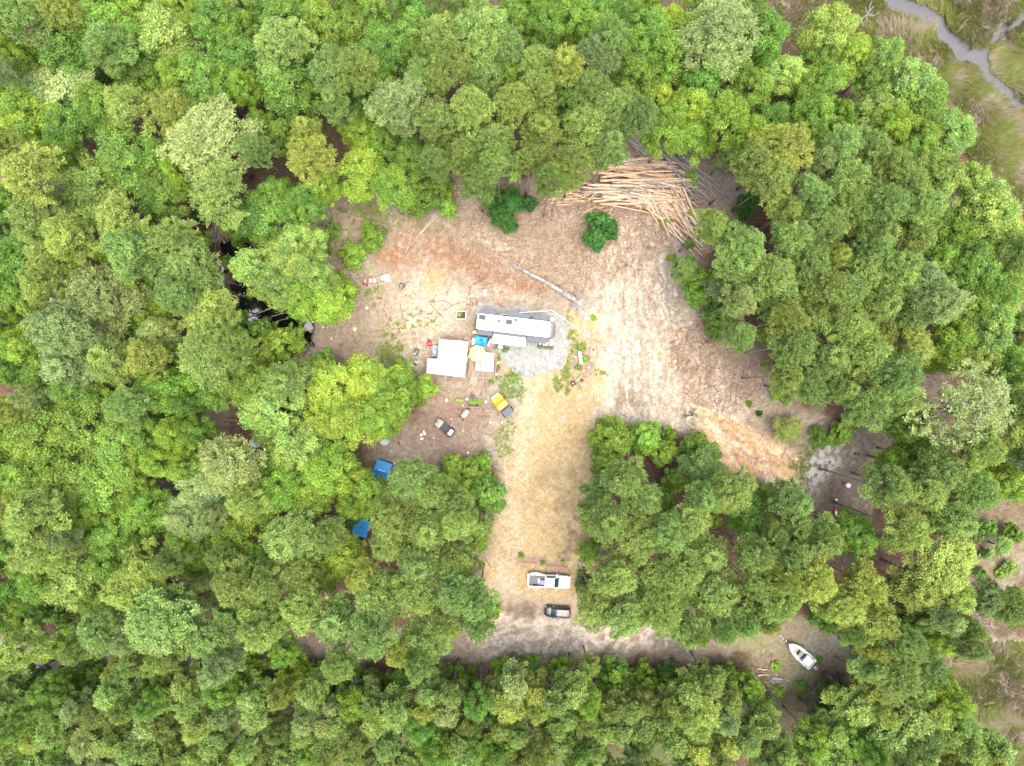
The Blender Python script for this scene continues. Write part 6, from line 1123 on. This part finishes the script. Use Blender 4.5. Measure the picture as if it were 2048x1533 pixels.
b = MB(); b.loft([[(x, -w_, z), (x, -w_*.5, z+.03), (x, w_*.5, z+.03), (x, w_, z), (x, w_, z-.04), (x, -w_, z-.04)] for x, w_, z in ((.36, .6, 1.515), (.15, .64, 1.57), (-.6, .65, 1.6), (-1.35, .64, 1.585), (-1.72, .6, 1.54))]); b.build('roof', CARBLK, T, bevel=.01)
MB().box((-.45, 0, 1.625), (.55, .5, .02)).build('sunroof', M('sunroof_glass', (.06, .065, .07), .15), T); MB().cyl((-1.25, .1, 1.6), (-1.3, .1, 1.68), .03, .01, 6).build('antenna', BLACK, T)
for s_ in (-1, 1):
    MB().box((-.5, s_*.6, 1.61), (1.5, .04, .04)).build('roof_rail', BLACK, T); MB().box((1.86, s_*.62, .74), (.2, .26, .13)).build('headlight', M('lamp_glass', (.7, .75, .8), .1), T, bevel=.02); MB().box((-1.97, s_*.68, .95), (.14, .2, .26)).build('taillight', AMBER, T)
    for x in (1.25, -1.3): wheel(T, x, s_*.79, .33, .2)
    MB().slab([(.95, s_*.735, 1.03), (.95, s_*.73, 1.06), (.3, s_*.7, 1.45), (.3, s_*.71, 1.42)][::s_], .05).build('windshield_pillar', CARBLK, gh)
    MB().box((-.4, s_*.715, 1.25), (.09, .03, .5)).build('door_pillar', CARBLK, gh)
mirror_pair(T, .72, .96, 1.05, CARBLK)
# buggies
def buggy(px, py, rz, label, front, roofm, bedm, kind):
    T = put('utility_buggy', px, py, rz, label, 'buggy'); Ls = 1.0
    b = MB(); b.loft([section(*s_) for s_ in ((1.6, .5, .4, .68), (1.48, .7, .36, .8, .1, .02), (.95, .76, .34, .95, .1, .03), (.6, .76, .34, 1.0))]); b.build('hood', front, T, smooth=True)
    MB().box((0, 0, .4), (1.4, 1.4, .12)).build('floor', BLACK, T)
    MB().box((1.62, 0, .5), (.12, 1.15, .3)).build('front_bumper', BLACK if kind else OFFW, T, bevel=.04)
    MB().box((-.28, 0, .68), (.5, 1.25, .14)).build('seat', BLACK, T, bevel=.04); MB().box((-.55, 0, .98), (.12, 1.25, .5)).build('seat_back', BLACK, T, bevel=.04)
    cg = MB()
    for y in (-.64, .64):
        cg.tube([(.62, y, .95), (.3, y*.95, 1.85), (-.62, y*.95, 1.87), (-.72, y, .7)], .03, 6)
    cg.tube([(.3, -.6, 1.85), (.3, .6, 1.85)], .03, 6); cg.tube([(-.62, -.6, 1.87), (-.62, .6, 1.87)], .03, 6); cg.build('roll_cage', BLACK, T)
    if roofm: MB().loft([[(x, y, z) for y, z in ((-.7, 1.86), (-.5, 1.92), (.5, 1.92), (.7, 1.86), (.7, 1.82), (-.7, 1.82))] for x in (-.72, -.3, .5)]).build('roof', roofm, T, bevel=.02)
    bb = MB(); bb.box((-1.12, .62, .92), (1.0, .05, .3)); bb.box((-1.12, -.62, .92), (1.0, .05, .3)); bb.box((-1.62, 0, .92), (.05, 1.29, .3)); bb.box((-.63, 0, .92), (.05, 1.19, .3)); bb.build('cargo_box', BLACK if kind else DGREY, T, bevel=.01)
    fl = MB(); fl.box((-1.12, 0, .8), (.95, 1.2, .05)); fl.build('cargo_floor', bedm, T)
    MB().tube([(.42+.12*math.cos(a), .32, .98+.14*math.sin(a)) for a in [2*math.pi*i/10 for i in range(11)]], .018, 5).build('steering_wheel', BLACK, T)
    for x in (1.15, -1.15):
        for s_ in (-1, 1): wheel(T, x, s_*.7, .3, .22)
    for s_ in (-1, 1): MB().box((1.55, s_*.42, .68), (.1, .2, .1)).build('headlight', M('lamp_glass', (.7, .75, .8), .1), T)
    return T
# yellow hooded cargo: hood upper left
T = buggy(1005, 810.5, 129, 'yellow-topped utility buggy with a grey ribbed rear deck, right of the garden bed', M('buggy_cream', (.62, .58, .47), .4), YELP, DGREY, 0)
for o in T.children:
    if o.name.startswith('roof'):
        me = MB(); me.loft([[(x, y, z) for y, z in ((-.74, z_-.06), (-.6, z_), (.6, z_), (.74, z_-.06), (.74, z_-.1), (-.74, z_-.1))] for x, z_ in ((1.38, 1.0), (.7, 1.3), (.35, 1.9), (-.3, 1.92), (-.36, 1.88))]); o.data = me.mesh('roof', [YELP])
cv = MB()
for k in range(9): cv.box((-1.02, -.6+.15*k, 1.13), (1.24, .12, .05))
cv.box((-1.02, 0, 1.1), (1.28, 1.34, .04)); cv.build('deck_cover', M('ribbed_grey', (.07, .08, .10), .5), T)
T.scale = (1.18, 1.16, 1.1)
T = buggy(890, 855.5, 142, 'black utility buggy with a tan hood and pale load, left yard', TANP, None, BLACK, 1)
T.scale = (1.0, .95, .95)
tl_ = thing('white_bin', (0, 0, 0), 0, 'white bin riding in the cargo box of the tan-hooded buggy', 'bin'); tl_.matrix_world = T.matrix_basis @ Matrix.Translation((-1.2, -.05, .83)); MB().box((0, 0, .16), (.5, .95, .3)).build('body', WHITE, tl_, bevel=.03); MB().box((0, 0, .33), (.54, 1.0, .04)).build('lid', OFFW, tl_)
# ---- boat on trailer
T = put('motorboat', 1597, 1305, 180-42, 'white open motorboat on a trailer with its bow to the upper left', 'boat')
K = 1.0
def hull(x, w_, zk, zt, t_=.1):
    return [(x, -w_, zt), (x, -w_*.92, zt-.25), (x, -w_*.55, zk+.08), (x, 0, zk), (x, w_*.55, zk+.08), (x, w_*.92, zt-.25), (x, w_, zt), (x, w_-t_, zt), (x, (w_-t_)*.9, zk+.35), (x, 0, zk+.3), (x, -(w_-t_)*.9, zk+.35), (x, -w_+t_, zt)]
GEL = M('gelcoat_white', (.78, .78, .76), .3, 0, 3, .05)
st_ = [(2.6, .04, .95, 1.32, .02), (2.3, .36, .75, 1.3, .16), (1.8, .64, .62, 1.27, .24), (1.1, .86, .55, 1.24, .24), (.2, .98, .52, 1.2, .22), (-1.2, 1.0, .5, 1.18, .22), (-2.3, .96, .5, 1.16, .2)]
b = MB(); b.loft([hull(x, w_, zk, zt, t_) for x, w_, zk, zt, t_ in st_]); b.build('hull', GEL, T)
MB().box((-2.28, 0, .95), (.12, 1.75, .42)).build('transom', GEL, T, bevel=.02)
cb = MB(); cb.prism([(2.4, -.2), (2.52, 0), (2.4, .2), (1.75, .5), (1.55, .35), (1.5, 0), (1.55, -.35), (1.75, -.5)], 1.24, 1.3); cb.build('foredeck', GEL, T)
MB().box((1.15, 0, .98), (.5, .95, .18)).build('bow_seat', M('boat_tan_seat', (.55, .40, .28), .6), T, bevel=.03)
MB().box((.35, 0, 1.0), (.75, .95, .45)).build('console', M('console_grey', (.36, .37, .38), .4), T, bevel=.05)
MB().slab([(.8, -.45, 1.22), (.8, .45, 1.22), (.65, .42, 1.5), (.65, -.42, 1.5)], .02).build('console_windshield', GLASS, T)
tt = MB().box((-1.05, 0, 1.72), (1.35, 1.3, .05)).build('hard_top', M('hard_top_white', (.84, .84, .84), .4), T, bevel=.02)
for x in (-.45, -1.6):
    for y in (-.55, .55): MB().cyl((x, y, .85), (x, y, 1.7), .025, None, 6).build('top_post', STEEL, tt)
MB().box((-.35, 0, .95), (.12, 1.0, .3)).build('helm_seat', BLACK, T, bevel=.02)
for x in (-.1, -1.6):
    for s_ in (-1, 1): MB().box((x, s_*.86, 1.22), (.42, .07, .03)).build('gunwale_pad', BLACK, T)
fl = MB(); fl.box((-.6, 0, .84), (3.2, 1.5, .03)); fl.build('deck_floor', M('boat_floor', (.38, .42, .44), .6), T)
om = MB(); om.loft([[(x, y*s_, z) for y, z in ((-.2, 1.1), (-.22, 1.4), (0, 1.52), (.22, 1.4), (.2, 1.1))] for x, s_ in ((-2.5, .8), (-2.65, 1), (-2.95, 1), (-3.08, .6))]); mo = om.build('outboard_motor', M('motor_white', (.6, .58, .58), .35), T, smooth=True); MB().box((-2.75, 0, .7), (.16, .1, .85)).build('lower_unit', LGREY, mo); MB().cyl((-2.9, 0, .35), (-2.97, 0, .35), .14, .14, 8).build('propeller', STEEL, mo)
Q_ = thing('boat_trailer', T.location, T.rotation_euler.z, 'galvanised boat trailer carrying the white motorboat', 'trailer')
f = MB()
for y in (-.6, .6): f.tube([(-2.2, y, .42), (.8, y, .42), (2.6, 0, .42)], .05, 6)
f.tube([(2.4, 0, .42), (4.0, 0, .42)], .05, 6); f.box((-1.0, 0, .36), (.08, 1.9, .08)); f.box((.6, 0, .42), (.08, 1.2, .08)); f.build('frame', STEEL, Q_)
MB().box((3.1, 0, .62), (.1, .3, .4)).build('winch_post', STEEL, Q_); MB().cyl((3.6, .0, 0), (3.6, 0, .5), .04, None, 6).build('jack', STEEL, Q_); MB().box((4.05, 0, .42), (.2, .14, .1)).build('coupler', OFFW, Q_)
for s_ in (-1, 1): wheel(Q_, -1.0, s_*1.0, .3, .18); 
SC.frame_set(1)
